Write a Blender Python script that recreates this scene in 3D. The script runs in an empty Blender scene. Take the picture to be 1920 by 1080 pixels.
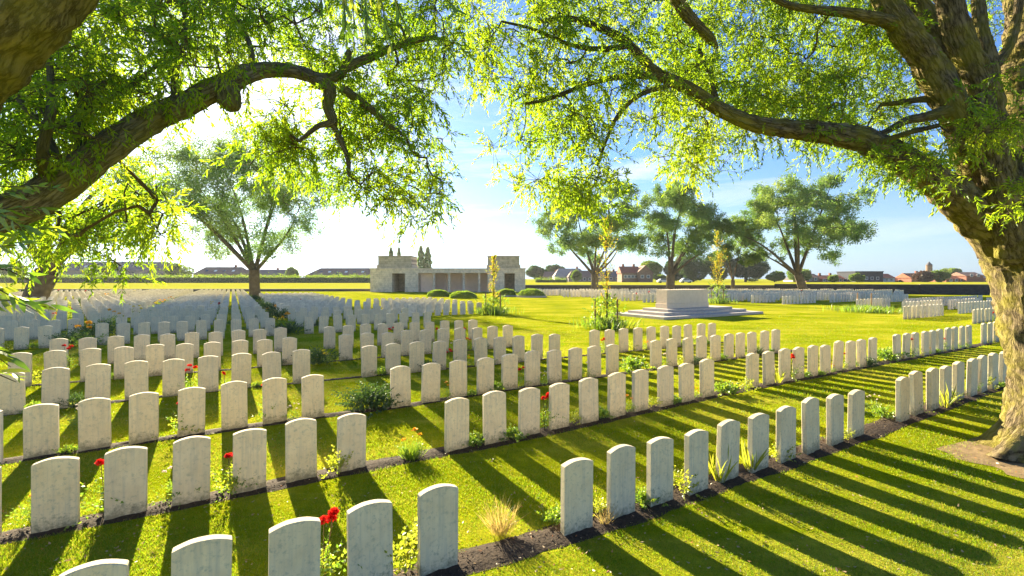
import bpy, math, random
import numpy as np
from mathutils import Vector, noise as mnoise

# ------------------------------------------------------------------ camera, sky, sun, exposure
scene = bpy.context.scene
F, YH, CH = 892.0, 523.0, 2.5            # focal length (px of a 1920 frame), horizon row, eye height
cam_d = bpy.data.cameras.new('camera'); cam = bpy.data.objects.new('camera', cam_d)
scene.collection.objects.link(cam); scene.camera = cam
cam.location = (0, 0, CH); cam.rotation_euler = (math.radians(90), 0, 0)
cam_d.sensor_width = 36; cam_d.lens = F / 1920 * 36
cam_d.shift_y = (YH - 540) / 1920
cam_d.clip_start = 0.05; cam_d.clip_end = 8000

SUN_EL = math.atan(388 / math.hypot(892, 553)); SUN_AZ = math.atan2(-553, 892)   # azimuth from +Y, clockwise positive
sdir = Vector((math.sin(SUN_AZ) * math.cos(SUN_EL), math.cos(SUN_AZ) * math.cos(SUN_EL), math.sin(SUN_EL)))
sd = bpy.data.lights.new('sun', 'SUN'); sd.energy = 5.0; sd.angle = math.radians(0.5); sd.color = (1.0, 0.86, 0.58)
sun = bpy.data.objects.new('sun', sd); scene.collection.objects.link(sun)
sun.rotation_euler = sdir.to_track_quat('Z', 'Y').to_euler()

world = bpy.data.worlds.new('World'); scene.world = world; world.use_nodes = True
nt = world.node_tree; nt.nodes.clear()
wo = nt.nodes.new('ShaderNodeOutputWorld'); bg = nt.nodes.new('ShaderNodeBackground')
sky = nt.nodes.new('ShaderNodeTexSky'); sky.sky_type = 'NISHITA'; sky.sun_disc = False
sky.sun_elevation = SUN_EL; sky.sun_rotation = SUN_AZ
sky.air_density = 1.0; sky.dust_density = 0.25; sky.ozone_density = 2.0
tc = nt.nodes.new('ShaderNodeTexCoord'); mp = nt.nodes.new('ShaderNodeMapping')
mp.inputs['Scale'].default_value = (1.3, 2.6, 11.0); mp.inputs['Rotation'].default_value = (0.0, 0.10, 0.35)
n1 = nt.nodes.new('ShaderNodeTexNoise'); n1.inputs['Scale'].default_value = 1.7; n1.inputs['Detail'].default_value = 9
n1.inputs['Roughness'].default_value = 0.62; n1.inputs['Distortion'].default_value = 0.7
cr = nt.nodes.new('ShaderNodeValToRGB'); cr.color_ramp.elements[0].position = 0.50; cr.color_ramp.elements[1].position = 0.78
hsv = nt.nodes.new('ShaderNodeHueSaturation'); hsv.inputs['Saturation'].default_value = 1.3; hsv.inputs['Hue'].default_value = 0.515
cl = nt.nodes.new('ShaderNodeMix'); cl.data_type = 'RGBA'
bw = nt.nodes.new('ShaderNodeRGBToBW'); mul = nt.nodes.new('ShaderNodeVectorMath'); mul.operation = 'SCALE'
comb = nt.nodes.new('ShaderNodeCombineXYZ')
L = nt.links.new
L(tc.outputs['Generated'], mp.inputs['Vector']); L(mp.outputs['Vector'], n1.inputs['Vector']); L(n1.outputs['Fac'], cr.inputs['Fac'])
L(sky.outputs['Color'], hsv.inputs['Color']); L(sky.outputs['Color'], bw.inputs['Color'])
for i in range(3): L(bw.outputs['Val'], comb.inputs[i])
L(comb.outputs['Vector'], mul.inputs[0]); mul.inputs['Scale'].default_value = 1.45
fac = nt.nodes.new('ShaderNodeMath'); fac.operation = 'MULTIPLY'; fac.inputs[1].default_value = 0.75
L(cr.outputs['Color'], fac.inputs[0]); L(fac.outputs['Value'], cl.inputs['Factor'])
L(hsv.outputs['Color'], cl.inputs['A']); L(mul.outputs['Vector'], cl.inputs['B'])
sz = nt.nodes.new('ShaderNodeSeparateXYZ'); L(tc.outputs['Generated'], sz.inputs[0])
hz = nt.nodes.new('ShaderNodeMapRange'); hz.inputs['From Min'].default_value = 0.0; hz.inputs['From Max'].default_value = 0.22; hz.inputs['To Min'].default_value = 0.75; hz.inputs['To Max'].default_value = 0.0
L(sz.outputs['Z'], hz.inputs['Value']); hm = nt.nodes.new('ShaderNodeMix'); hm.data_type = 'RGBA'
tn = nt.nodes.new('ShaderNodeVectorMath'); tn.operation = 'MULTIPLY'; tn.inputs[1].default_value = (.52, .67, .90); L(comb.outputs['Vector'], tn.inputs[0])
hz2 = nt.nodes.new('ShaderNodeMapRange'); hz2.inputs['From Min'].default_value = 0.0; hz2.inputs['From Max'].default_value = 0.38; hz2.inputs['To Min'].default_value = 1.0; hz2.inputs['To Max'].default_value = 0.0
L(sz.outputs['Z'], hz2.inputs['Value']); dk = nt.nodes.new('ShaderNodeMix'); dk.data_type = 'RGBA'; dk.inputs['A'].default_value = (1, 1, 1, 1); dk.inputs['B'].default_value = (.62, .70, .80, 1)
L(hz2.outputs['Result'], dk.inputs['Factor']); fm = nt.nodes.new('ShaderNodeMix'); fm.data_type = 'RGBA'; fm.blend_type = 'MULTIPLY'; fm.inputs['Factor'].default_value = 1.0
L(hz.outputs['Result'], hm.inputs['Factor']); L(cl.outputs['Result'], hm.inputs['A']); L(tn.outputs['Vector'], hm.inputs['B'])
L(hm.outputs['Result'], fm.inputs['A']); L(dk.outputs['Result'], fm.inputs['B']); L(fm.outputs['Result'], bg.inputs['Color']); bg.inputs['Strength'].default_value = 0.05
L(bg.outputs['Background'], wo.inputs['Surface'])
scene.view_settings.view_transform = 'Standard'; scene.view_settings.look = 'None'
scene.view_settings.exposure = 2.35; scene.view_settings.gamma = 1.0; scene.view_settings.use_curve_mapping = False
scene.cycles.max_bounces = 8; scene.cycles.diffuse_bounces = 4; scene.cycles.transmission_bounces = 6
scene.cycles.transparent_max_bounces = 8; scene.cycles.use_denoising = True

# ------------------------------------------------------------------ helpers
random.seed(7)
COL = scene.collection
R_ = np.array([1515, 892.0]); R_ /= np.hypot(*R_)             # direction the grave rows run in
N_ = np.array([-R_[1], R_[0]])                                # from row to row, away from the camera
ROWANG = math.atan2(R_[1], R_[0])

def sstep(t):
    t = np.clip(t, 0, 1); return t * t * (3 - 2 * t)
def gz(x, y):                                                 # height of the ground
    return -0.3 * sstep((11 - np.asarray(y, float)) / 6.5) + 1.1 * sstep((np.asarray(y, float) - 104) / 66)
def P(px, py, d): return Vector(((px - 960) / F * d, d, CH - (py - YH) / F * d))
def ground_at(px, py):
    d = 8.0
    for i in range(60): d = .5 * d + .5 * F * (CH - float(gz(0, d))) / (py - YH)
    return Vector(((px - 960) / F * d, d, float(gz(0, d))))
def uv(u, v):
    x, y = u * R_ + v * N_
    return Vector((x, y, float(gz(x, y))))
def to_uv(p): return float(p.x * R_[0] + p.y * R_[1]), float(p.x * N_[0] + p.y * N_[1])
def proj(p): return 960 + F * p[0] / p[1], YH + F * (CH - p[2]) / p[1]

def tag(o, label=None, cat=None, group=None, kind=None):
    if label: o['label'] = label
    if cat: o['category'] = cat
    if group: o['group'] = group
    if kind: o['kind'] = kind
    return o
def empty(name, loc, label=None, cat=None, group=None, rz=0.0):
    o = bpy.data.objects.new(name, None); COL.objects.link(o); o.location = loc; o.rotation_euler[2] = rz
    o.empty_display_size = 0.2
    return tag(o, label, cat, group)
def link(name, me, parent=None, loc=None):
    o = bpy.data.objects.new(name, me); COL.objects.link(o)
    if parent is not None: o.parent = parent
    if loc is not None: o.location = loc
    return o
def copy_tree(o, parent=None):
    c = o.copy(); COL.objects.link(c)
    if parent is not None: c.parent = parent
    for ch in list(o.children): copy_tree(ch, c)
    return c
def np_mesh(name, V, Fc, mat, smooth=False):
    """V (n,3), Fc (m,k) array of equal sized faces"""
    V = np.asarray(V, np.float32); Fc = np.asarray(Fc, np.int32)
    me = bpy.data.meshes.new(name); m, k = Fc.shape
    me.vertices.add(len(V)); me.vertices.foreach_set('co', V.ravel())
    me.loops.add(m * k); me.loops.foreach_set('vertex_index', Fc.ravel())
    me.polygons.add(m); me.polygons.foreach_set('loop_start', np.arange(m, dtype=np.int32) * k)
    me.polygons.foreach_set('use_smooth', np.full(m, smooth))
    me.update(calc_edges=True)
    if mat: me.materials.append(mat)
    return me

class MB:
    def __init__(s): s.v = []; s.f = []
    def add(s, vs, fs):
        b = len(s.v); s.v += [tuple(q) for q in vs]; s.f += [tuple(b + i for i in f) for f in fs]; return s
    def box(s, x0, x1, y0, y1, z0, z1, rz=0.0, c=(0, 0)):
        vs = []
        for z in (z0, z1):
            for x, y in ((x0, y0), (x1, y0), (x1, y1), (x0, y1)):
                if rz: x, y = x * math.cos(rz) - y * math.sin(rz), x * math.sin(rz) + y * math.cos(rz)
                vs.append((x + c[0], y + c[1], z))
        return s.add(vs, [(3, 2, 1, 0), (4, 5, 6, 7), (0, 1, 5, 4), (1, 2, 6, 5), (2, 3, 7, 6), (3, 0, 4, 7)])
    def cyl(s, x, y, z0, z1, r0, r1=None, n=16):
        r1 = r0 if r1 is None else r1
        vs = [(x + r * math.cos(2 * math.pi * i / n), y + r * math.sin(2 * math.pi * i / n), z) for z, r in ((z0, r0), (z1, r1)) for i in range(n)]
        return s.add(vs, [(i, (i + 1) % n, n + (i + 1) % n, n + i) for i in range(n)] + [tuple(range(n))[::-1], tuple(range(n, 2 * n))])
    def prism(s, pts, y0, y1):                                # outline in xz, swept in y
        n = len(pts)
        return s.add([(x, y, z) for y in (y0, y1) for x, z in pts],
                     [(i, (i + 1) % n, n + (i + 1) % n, n + i) for i in range(n)] + [tuple(range(n))[::-1], tuple(range(n, 2 * n))])
    def mesh(s, name, mat, smooth=False, bevel=0):
        me = bpy.data.meshes.new(name); me.from_pydata(s.v, [], s.f); me.update()
        import bmesh
        bm = bmesh.new(); bm.from_mesh(me)
        bmesh.ops.recalc_face_normals(bm, faces=bm.faces)
        if bevel: bmesh.ops.bevel(bm, geom=[e for e in bm.edges if len(e.link_faces) == 2 and e.calc_face_angle(0) > 0.5], offset=bevel, segments=1, affect='EDGES')
        bm.to_mesh(me); bm.free()
        if smooth: me.polygons.foreach_set('use_smooth', [True] * len(me.polygons))
        if mat: me.materials.append(mat)
        return me
    def build(s, name, mat, parent=None, loc=None, **k): return link(name, s.mesh(name, mat, **k), parent, loc)

# ------------------------------------------------------------------ materials
def newmat(name):
    m = bpy.data.materials.new(name); m.use_nodes = True; nt = m.node_tree
    b = nt.nodes['Principled BSDF']; b.inputs['Roughness'].default_value = 0.85; b.inputs['Specular IOR Level'].default_value = 0.25
    return m, nt, b
def N(nt, t, **k):
    n = nt.nodes.new('ShaderNode' + t)
    for a, v in k.items():
        if a.startswith('_'): setattr(n, a[1:], v)
        else: n.inputs[a.replace('__', ' ')].default_value = v
    return n
def ramp(nt, stops):
    r = nt.nodes.new('ShaderNodeValToRGB'); e = r.color_ramp.elements
    e[0].position, e[0].color = stops[0][0], (*stops[0][1], 1); e[1].position, e[1].color = stops[-1][0], (*stops[-1][1], 1)
    for p, c in stops[1:-1]:
        q = e.new(p); q.color = (*c, 1)
    return r
def mixc(nt, fac, a, b, mode='MIX'):
    m = nt.nodes.new('ShaderNodeMix'); m.data_type = 'RGBA'; m.blend_type = mode
    for sock, val in (('Factor', fac), ('A', a), ('B', b)):
        if hasattr(val, 'is_linked') or isinstance(val, bpy.types.NodeSocket): nt.links.new(val, m.inputs[sock])
        elif isinstance(val, (int, float)): m.inputs[sock].default_value = val
        else: m.inputs[sock].default_value = (*val, 1)
    return m.outputs['Result']
def bump(nt, b, h, strength, dist):
    n = nt.nodes.new('ShaderNodeBump'); n.inputs['Strength'].default_value = strength; n.inputs['Distance'].default_value = dist
    nt.links.new(h, n.inputs['Height']); nt.links.new(n.outputs['Normal'], b.inputs['Normal'])
def plain(name, c1, c2=None, scale=3.0, rough=0.85, bumpd=0.0, coord='Object'):
    m, nt, b = newmat(name); c2 = c2 or tuple(q * .75 for q in c1)
    t = N(nt, 'TexCoord'); n = N(nt, 'TexNoise', Scale=scale, Detail=7, Roughness=.6)
    nt.links.new(t.outputs[coord], n.inputs['Vector'])
    r = ramp(nt, [(.3, c2), (.7, c1)]); nt.links.new(n.outputs['Fac'], r.inputs['Fac']); nt.links.new(r.outputs['Color'], b.inputs['Base Color'])
    b.inputs['Roughness'].default_value = rough
    if bumpd: bump(nt, b, n.outputs['Fac'], .6, bumpd)
    return m
def leafmat(name, cols, trans, tf=0.5, gloss=0.12, nscale=0.0):
    """cols: list of reflect colours picked per leaf; trans: list of colours of the light let through"""
    m = bpy.data.materials.new(name); m.use_nodes = True; nt = m.node_tree; nt.nodes.clear()
    out = N(nt, 'OutputMaterial'); g = N(nt, 'NewGeometry')
    def rr(cs):
        r = ramp(nt, [(i / (len(cs) - 1), c) for i, c in enumerate(cs)]); nt.links.new(val, r.inputs['Fac']); return r.outputs['Color']
    val = g.outputs['Random Per Island']
    if nscale:
        t = N(nt, 'TexCoord'); n = N(nt, 'TexNoise', Scale=nscale, Detail=2)
        nt.links.new(t.outputs['Object'], n.inputs['Vector'])
        a = N(nt, 'Math', _operation='MULTIPLY_ADD'); a.inputs[1].default_value = 0.45; nt.links.new(val, a.inputs[0])
        s = N(nt, 'Math', _operation='MULTIPLY_ADD'); s.inputs[1].default_value = 1.8; s.inputs[2].default_value = -0.62
        nt.links.new(n.outputs['Fac'], s.inputs[0]); nt.links.new(s.outputs[0], a.inputs[2]); val = a.outputs[0]
    d = N(nt, 'BsdfDiffuse'); tr = N(nt, 'BsdfTranslucent'); gl = N(nt, 'BsdfGlossy', Roughness=0.42)
    nt.links.new(rr(cols), d.inputs['Color']); nt.links.new(rr(trans), tr.inputs['Color'])
    gl.inputs['Color'].default_value = (.8, .85, .8, 1)
    m1 = N(nt, 'MixShader'); m1.inputs[0].default_value = tf; m2 = N(nt, 'MixShader'); m2.inputs[0].default_value = gloss
    nt.links.new(d.outputs[0], m1.inputs[1]); nt.links.new(tr.outputs[0], m1.inputs[2])
    nt.links.new(m1.outputs[0], m2.inputs[1]); nt.links.new(gl.outputs[0], m2.inputs[2])
    nt.links.new(m2.outputs[0], out.inputs['Surface'])
    return m

M = {}
def m_headstone():
    m, nt, b = newmat('portland_stone')
    t = N(nt, 'TexCoord'); oi = N(nt, 'ObjectInfo'); sc = N(nt, 'VectorMath', _operation='SCALE'); sc.inputs['Scale'].default_value = 37
    cx = N(nt, 'CombineXYZ')
    for i in range(3): nt.links.new(oi.outputs['Random'], cx.inputs[i])
    nt.links.new(cx.outputs[0], sc.inputs[0]); ad = N(nt, 'VectorMath', _operation='ADD')
    nt.links.new(t.outputs['Object'], ad.inputs[0]); nt.links.new(sc.outputs[0], ad.inputs[1])
    v = ad.outputs[0]
    n1 = N(nt, 'TexNoise', Scale=5, Detail=8, Roughness=.65); n2 = N(nt, 'TexNoise', Scale=22, Detail=8, Roughness=.75); n3 = N(nt, 'TexNoise', Scale=120, Detail=4)
    for n in (n1, n2, n3): nt.links.new(v, n.inputs['Vector'])
    mp = N(nt, 'Mapping', Scale=(28, 6, 1.5)); nt.links.new(v, mp.inputs['Vector'])
    st = N(nt, 'TexNoise', Scale=1.0, Detail=5, Roughness=.6); nt.links.new(mp.outputs[0], st.inputs['Vector'])
    base = ramp(nt, [(.3, (.73, .60, .395)), (.7, (.85, .73, .51))]); nt.links.new(n1.outputs['Fac'], base.inputs['Fac'])
    tint = mixc(nt, oi.outputs['Random'], (.90, .90, .92), (1.0, .98, .93)); c = mixc(nt, 1.0, base.outputs['Color'], tint, 'MULTIPLY')
    r = ramp(nt, [(.47, (0, 0, 0)), (.72, (.5, .5, .5))]); nt.links.new(st.outputs['Fac'], r.inputs['Fac'])
    c = mixc(nt, r.outputs['Color'], c, (.42, .41, .35))
    r = ramp(nt, [(.52, (0, 0, 0)), (.66, (.6, .6, .6))]); nt.links.new(n2.outputs['Fac'], r.inputs['Fac'])
    c = mixc(nt, r.outputs['Color'], c, (.33, .34, .27))
    # splash dirt near the soil and grime at the crown
    sx = N(nt, 'SeparateXYZ'); nt.links.new(t.outputs['Object'], sx.inputs[0])
    ma = N(nt, 'Math', _operation='MULTIPLY_ADD'); ma.inputs[1].default_value = .75; nt.links.new(n1.outputs['Fac'], ma.inputs[0])
    mm = N(nt, 'Math', _operation='MULTIPLY'); mm.inputs[1].default_value = -2.1; nt.links.new(sx.outputs['Z'], mm.inputs[0]); nt.links.new(mm.outputs[0], ma.inputs[2])
    m2 = N(nt, 'Math', _operation='MULTIPLY_ADD'); m2.inputs[1].default_value = 1.1; nt.links.new(n2.outputs['Fac'], m2.inputs[0]); nt.links.new(ma.outputs[0], m2.inputs[2])
    r = ramp(nt, [(.58, (0, 0, 0)), (.90, (.75, .75, .75))]); nt.links.new(m2.outputs[0], r.inputs['Fac'])
    c = mixc(nt, r.outputs['Color'], c, (.17, .15, .085))
    m3 = N(nt, 'Math', _operation='MULTIPLY_ADD'); m3.inputs[1].default_value = 3.0; m3.inputs[2].default_value = -2.45; nt.links.new(sx.outputs['Z'], m3.inputs[0])
    m4 = N(nt, 'Math', _operation='ADD'); nt.links.new(m3.outputs[0], m4.inputs[0]); nt.links.new(n2.outputs['Fac'], m4.inputs[1])
    r = ramp(nt, [(.45, (0, 0, 0)), (.75, (.5, .5, .5))]); nt.links.new(m4.outputs[0], r.inputs['Fac'])
    c = mixc(nt, r.outputs['Color'], c, (.34, .34, .29))
    nt.links.new(c, b.inputs['Base Color']); b.inputs['Roughness'].default_value = .9
    bump(nt, b, n3.outputs['Fac'], .35, .004)
    return m
M['stone'] = m_headstone()
def m_lawn():
    m, nt, b = newmat('lawn_turf')
    t = N(nt, 'TexCoord')
    n1 = N(nt, 'TexNoise', Scale=.35, Detail=5, Roughness=.6); n2 = N(nt, 'TexNoise', Scale=6, Detail=8, Roughness=.7); n3 = N(nt, 'TexNoise', Scale=60, Detail=5, Roughness=.8)
    for n in (n1, n2, n3): nt.links.new(t.outputs['Object'], n.inputs['Vector'])
    r1 = ramp(nt, [(.30, (.175, .235, .006)), (.50, (.30, .33, .007)), (.68, (.46, .42, .04))]); nt.links.new(n1.outputs['Fac'], r1.inputs['Fac'])
    ms = N(nt, 'Mapping', Rotation=(0, 0, -ROWANG), Scale=(.10, .9, 1)); nt.links.new(t.outputs['Object'], ms.inputs['Vector']); n4 = N(nt, 'TexNoise', Scale=1.3, Detail=7, Roughness=.65); nt.links.new(ms.outputs[0], n4.inputs['Vector'])
    rs = ramp(nt, [(.50, (0, 0, 0)), (.68, (.6, .6, .6))]); nt.links.new(n4.outputs['Fac'], rs.inputs['Fac']); r1b = mixc(nt, rs.outputs['Color'], r1.outputs['Color'], (.52, .45, .07))
    r2 = ramp(nt, [(.3, (.62, .68, .6)), (.7, (1.15, 1.1, 1.1))]); nt.links.new(n2.outputs['Fac'], r2.inputs['Fac'])
    c = mixc(nt, 1.0, r1b, r2.outputs['Color'], 'MULTIPLY')
    r3 = ramp(nt, [(.35, (.4, .45, .4)), (.65, (1.25, 1.2, 1.1))]); nt.links.new(n3.outputs['Fac'], r3.inputs['Fac'])
    c = mixc(nt, .6, c, r3.outputs['Color'], 'MULTIPLY')
    nt.links.new(c, b.inputs['Base Color']); b.inputs['Roughness'].default_value = 1; b.inputs['Specular IOR Level'].default_value = 0
    bump(nt, b, n3.outputs['Fac'], .5, .03)
    return m
M['lawn'] = m_lawn()
M['field'] = plain('crop_field', (.36, .34, .03), (.26, .28, .02), .5, 1.0)
M['field'].node_tree.nodes['Principled BSDF'].inputs['Specular IOR Level'].default_value = 0
M['soil'] = plain('dark_soil', (.075, .050, .033), (.022, .014, .010), 30, .95, .03)
M['clod'] = plain('soil_crumbs', (.14, .095, .065), (.045, .030, .02), 12, .95, .01)
M['bare'] = plain('bare_earth', (.30, .21, .11), (.17, .115, .06), 9, .95, .02)
M['blade'] = leafmat('grass_blade', [(.048, .115, .008), (.085, .155, .010), (.15, .19, .012), (.28, .22, .06)], [(.16, .36, .008), (.28, .46, .010), (.47, .54, .015), (.50, .40, .07)], .55, .02)
M['leaf_r'] = leafmat('willow_leaf', [(.045, .095, .010), (.08, .135, .012), (.13, .17, .014)], [(.22, .38, .010), (.38, .56, .014), (.58, .66, .02)], .62, .025, .9)
M['leaf_l'] = leafmat('left_willow_leaf', [(.045, .095, .010), (.075, .135, .012), (.12, .17, .014)], [(.19, .38, .010), (.36, .56, .014), (.55, .66, .02)], .62, .025, 1.1)  # leaf colour of the left-hand willows, slightly greener than the right tree
M['leaf_far'] = leafmat('silver_willow_leaf', [(.13, .215, .075), (.20, .30, .09), (.31, .37, .08)], [(.12, .25, .05), (.22, .38, .06), (.44, .54, .07)], .42, .03, .22)
M['leaf_yel'] = leafmat('yellow_young_leaf', [(.13, .19, .02), (.24, .24, .02), (.38, .22, .02)], [(.32, .44, .02), (.58, .54, .02), (.72, .40, .02)], .55, .05)
M['leaf_green'] = leafmat('garden_leaf', [(.05, .12, .015), (.08, .17, .02), (.13, .20, .02)], [(.16, .32, .015), (.28, .45, .02), (.45, .50, .03)], .5, .07)
M['leaf_lime'] = leafmat('lime_leaf', [(.12, .17, .015), (.18, .22, .02), (.26, .27, .03)], [(.35, .48, .02), (.52, .58, .03), (.65, .62, .05)], .5, .06)
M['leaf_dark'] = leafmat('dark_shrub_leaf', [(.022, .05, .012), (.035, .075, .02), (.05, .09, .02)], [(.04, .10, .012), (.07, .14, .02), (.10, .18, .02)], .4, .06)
M['leaf_wood'] = leafmat('distant_wood_leaf', [(.03, .065, .03), (.05, .095, .035), (.08, .13, .035)], [(.05, .11, .03), (.08, .16, .03), (.14, .22, .03)], .4, .05, .12)
M['leaf_mid'] = leafmat('garden_tree_leaf', [(.07, .13, .03), (.11, .18, .03), (.16, .22, .035)], [(.14, .26, .03), (.22, .34, .03), (.34, .42, .03)], .45, .05, .2)
M['leaf_purple'] = leafmat('purple_tree_leaf', [(.07, .045, .045), (.10, .06, .05), (.12, .08, .05)], [(.12, .06, .05), (.16, .08, .05), (.2, .12, .05)], .35, .05, .2)
M['straw'] = leafmat('dry_grass', [(.38, .28, .10), (.48, .34, .13), (.30, .26, .07)], [(.5, .36, .1), (.6, .42, .14), (.4, .35, .08)], .45, .04)
M['red'] = leafmat('red_petal', [(.60, .010, .012), (.72, .02, .015), (.5, .008, .02)], [(.7, .012, .012), (.8, .03, .015), (.6, .01, .02)], .4, .04)
M['dred'] = leafmat('dark_red_petal', [(.30, .02, .02), (.38, .05, .02)], [(.4, .03, .02), (.5, .08, .02)], .4, .04)
M['orange'] = leafmat('orange_petal', [(.75, .30, .015), (.80, .42, .02)], [(.8, .35, .02), (.85, .5, .03)], .4, .04)
M['whitep'] = leafmat('pale_petal', [(.75, .72, .66), (.8, .62, .58)], [(.7, .68, .6), (.75, .6, .55)], .35, .04)
M['yellow'] = leafmat('yellow_petal', [(.75, .55, .02), (.8, .65, .04)], [(.8, .6, .02), (.85, .7, .05)], .4, .04)
def m_bark(name, dark, light, moss, mossamt, scale=1.0, disp=.05):
    m, nt, b = newmat(name)
    t = N(nt, 'TexCoord'); uvn = N(nt, 'UVMap')
    mp = N(nt, 'Mapping', Scale=(1.7 * scale, .42 * scale, 1)); nt.links.new(t.outputs['UV'], mp.inputs['Vector'])
    nw = N(nt, 'TexNoise', Scale=7, Detail=7, Roughness=.7); nt.links.new(mp.outputs[0], nw.inputs['Vector'])
    wv = mixc(nt, .18, (0, 0, 0), (0, 0, 0)); 
    ad = N(nt, 'VectorMath', _operation='MULTIPLY_ADD'); ad.inputs[1].default_value = (.27, .27, .27)
    nt.links.new(nw.outputs['Color'], ad.inputs[0]); nt.links.new(mp.outputs[0], ad.inputs[2])
    vo = N(nt, 'TexVoronoi', _feature='DISTANCE_TO_EDGE', Scale=9); nt.links.new(ad.outputs[0], vo.inputs['Vector'])
    n2 = N(nt, 'TexNoise', Scale=13, Detail=9, Roughness=.78); nt.links.new(mp.outputs[0], n2.inputs['Vector'])
    n3 = N(nt, 'TexNoise', Scale=2.4, Detail=6, Roughness=.65); nt.links.new(t.outputs['Object'], n3.inputs['Vector'])
    rv = ramp(nt, [(0, (.1, .1, .1)), (.10, (.55, .55, .55)), (.45, (1, 1, 1))]); nt.links.new(vo.outputs['Distance'], rv.inputs['Fac'])
    hh = mixc(nt, .66, rv.outputs['Color'], n2.outputs['Fac'])
    rc = ramp(nt, [(.30, dark), (.68, light)]); nt.links.new(hh, rc.inputs['Fac'])
    rm = ramp(nt, [(.42, (0, 0, 0)), (.62, (mossamt,) * 3)]); nt.links.new(n3.outputs['Fac'], rm.inputs['Fac'])
    c = mixc(nt, rm.outputs['Color'], rc.outputs['Color'], moss)
    nt.links.new(c, b.inputs['Base Color']); b.inputs['Roughness'].default_value = .95; b.inputs['Specular IOR Level'].default_value = .1
    bump(nt, b, hh, 1.0, disp)
    return m
M['bark'] = m_bark('willow_bark', (.034, .025, .016), (.29, .225, .13), (.30, .27, .03), .65, 1.0, .07)
M['bark_n'] = m_bark('grey_willow_bark', (.05, .04, .03), (.33, .28, .19), (.25, .24, .05), .55, 1.6, .035)
M['bark_far'] = plain('distant_bark', (.15, .12, .075), (.07, .055, .035), 2)
M['twig'] = plain('twig_bark', (.12, .09, .04), (.06, .045, .025), 8)
def m_ashlar(name, c1, c2, bw, bh, mort):
    m, nt, b = newmat(name); t = N(nt, 'TexCoord')
    mp = N(nt, 'Mapping', Rotation=(math.radians(90), 0, 0)); nt.links.new(t.outputs['Object'], mp.inputs['Vector'])
    br = N(nt, 'TexBrick', Scale=1.0, Mortar__Size=.012, Brick__Width=bw, Row__Height=bh, Bias=0)
    br.inputs['Color1'].default_value = (*c1, 1); br.inputs['Color2'].default_value = (*c2, 1); br.inputs['Mortar'].default_value = (*mort, 1)
    nt.links.new(mp.outputs[0], br.inputs['Vector'])
    n = N(nt, 'TexNoise', Scale=1.6, Detail=9, Roughness=.7); nt.links.new(t.outputs['Object'], n.inputs['Vector'])
    r = ramp(nt, [(.3, (.62, .62, .60)), (.6, (1.05, 1.05, 1.05))]); nt.links.new(n.outputs['Fac'], r.inputs['Fac'])
    nt.links.new(mixc(nt, 1.0, br.outputs['Color'], r.outputs['Color'], 'MULTIPLY'), b.inputs['Base Color'])
    return m
M['ashlar'] = m_ashlar('ashlar_stone', (.82, .70, .55), (.74, .62, .48), 1.1, .42, (.52, .44, .34))
M['ashlar_dark'] = m_ashlar('weathered_parapet_stone', (.60, .51, .37), (.48, .41, .30), 1.3, .45, (.26, .23, .18))
M['panel'] = plain('pink_name_panel', (.84, .62, .47), (.74, .54, .41), 1.2)
M['altar'] = plain('altar_stone', (.76, .62, .45), (.66, .53, .37), 5)
M['step'] = plain('step_stone', (.52, .46, .40), (.38, .34, .29), 6)
M['wallstone'] = m_ashlar('boundary_wall_stone', (.085, .080, .075), (.045, .042, .042), .5, .14, (.03, .03, .03))
M['wallbrown'] = m_ashlar('brown_boundary_wall', (.16, .13, .10), (.10, .085, .065), .5, .14, (.06, .05, .04))
M['coping'] = plain('coping_stone', (.25, .22, .18))
M['stake'] = plain('stake_wood', (.32, .19, .10), (.2, .12, .06), 9)
M['brick_r'] = m_ashlar('red_brick', (.30, .115, .075), (.24, .09, .06), .5, .2, (.2, .12, .1))
M['brick_b'] = m_ashlar('brown_brick', (.26, .16, .11), (.21, .13, .09), .5, .2, (.18, .13, .1))
M['brick_g'] = m_ashlar('grey_brick', (.23, .20, .20), (.19, .17, .17), .5, .2, (.15, .14, .14))
M['roof_r'] = plain('red_roof_tile', (.38, .13, .07), (.28, .09, .05), 1)
M['roof_b'] = plain('brown_roof_tile', (.26, .16, .12), (.19, .12, .09), 1)
M['roof_g'] = plain('slate_roof', (.13, .125, .14), (.10, .095, .11), 1)
M['roof_p'] = plain('pale_roof', (.42, .36, .31), (.34, .29, .25), 1)
M['dark_wall'] = plain('dark_cladding', (.045, .05, .07), (.03, .035, .05), 1)
M['white_wall'] = plain('white_render', (.62, .60, .57), (.5, .48, .46), 1)
M['white_paint'] = plain('white_paint', (.75, .75, .75), (.68, .68, .68), 1, .5)
mg, ntg, bgm = newmat('window_glass'); bgm.inputs['Base Color'].default_value = (.05, .07, .10, 1); bgm.inputs['Roughness'].default_value = .12; bgm.inputs['Specular IOR Level'].default_value = .8
M['glass'] = mg
M['rubber'] = plain('tyre_rubber', (.03, .03, .03))
M['metal'] = plain('pole_metal', (.2, .2, .22), (.15, .15, .16), 2, .5)

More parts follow.
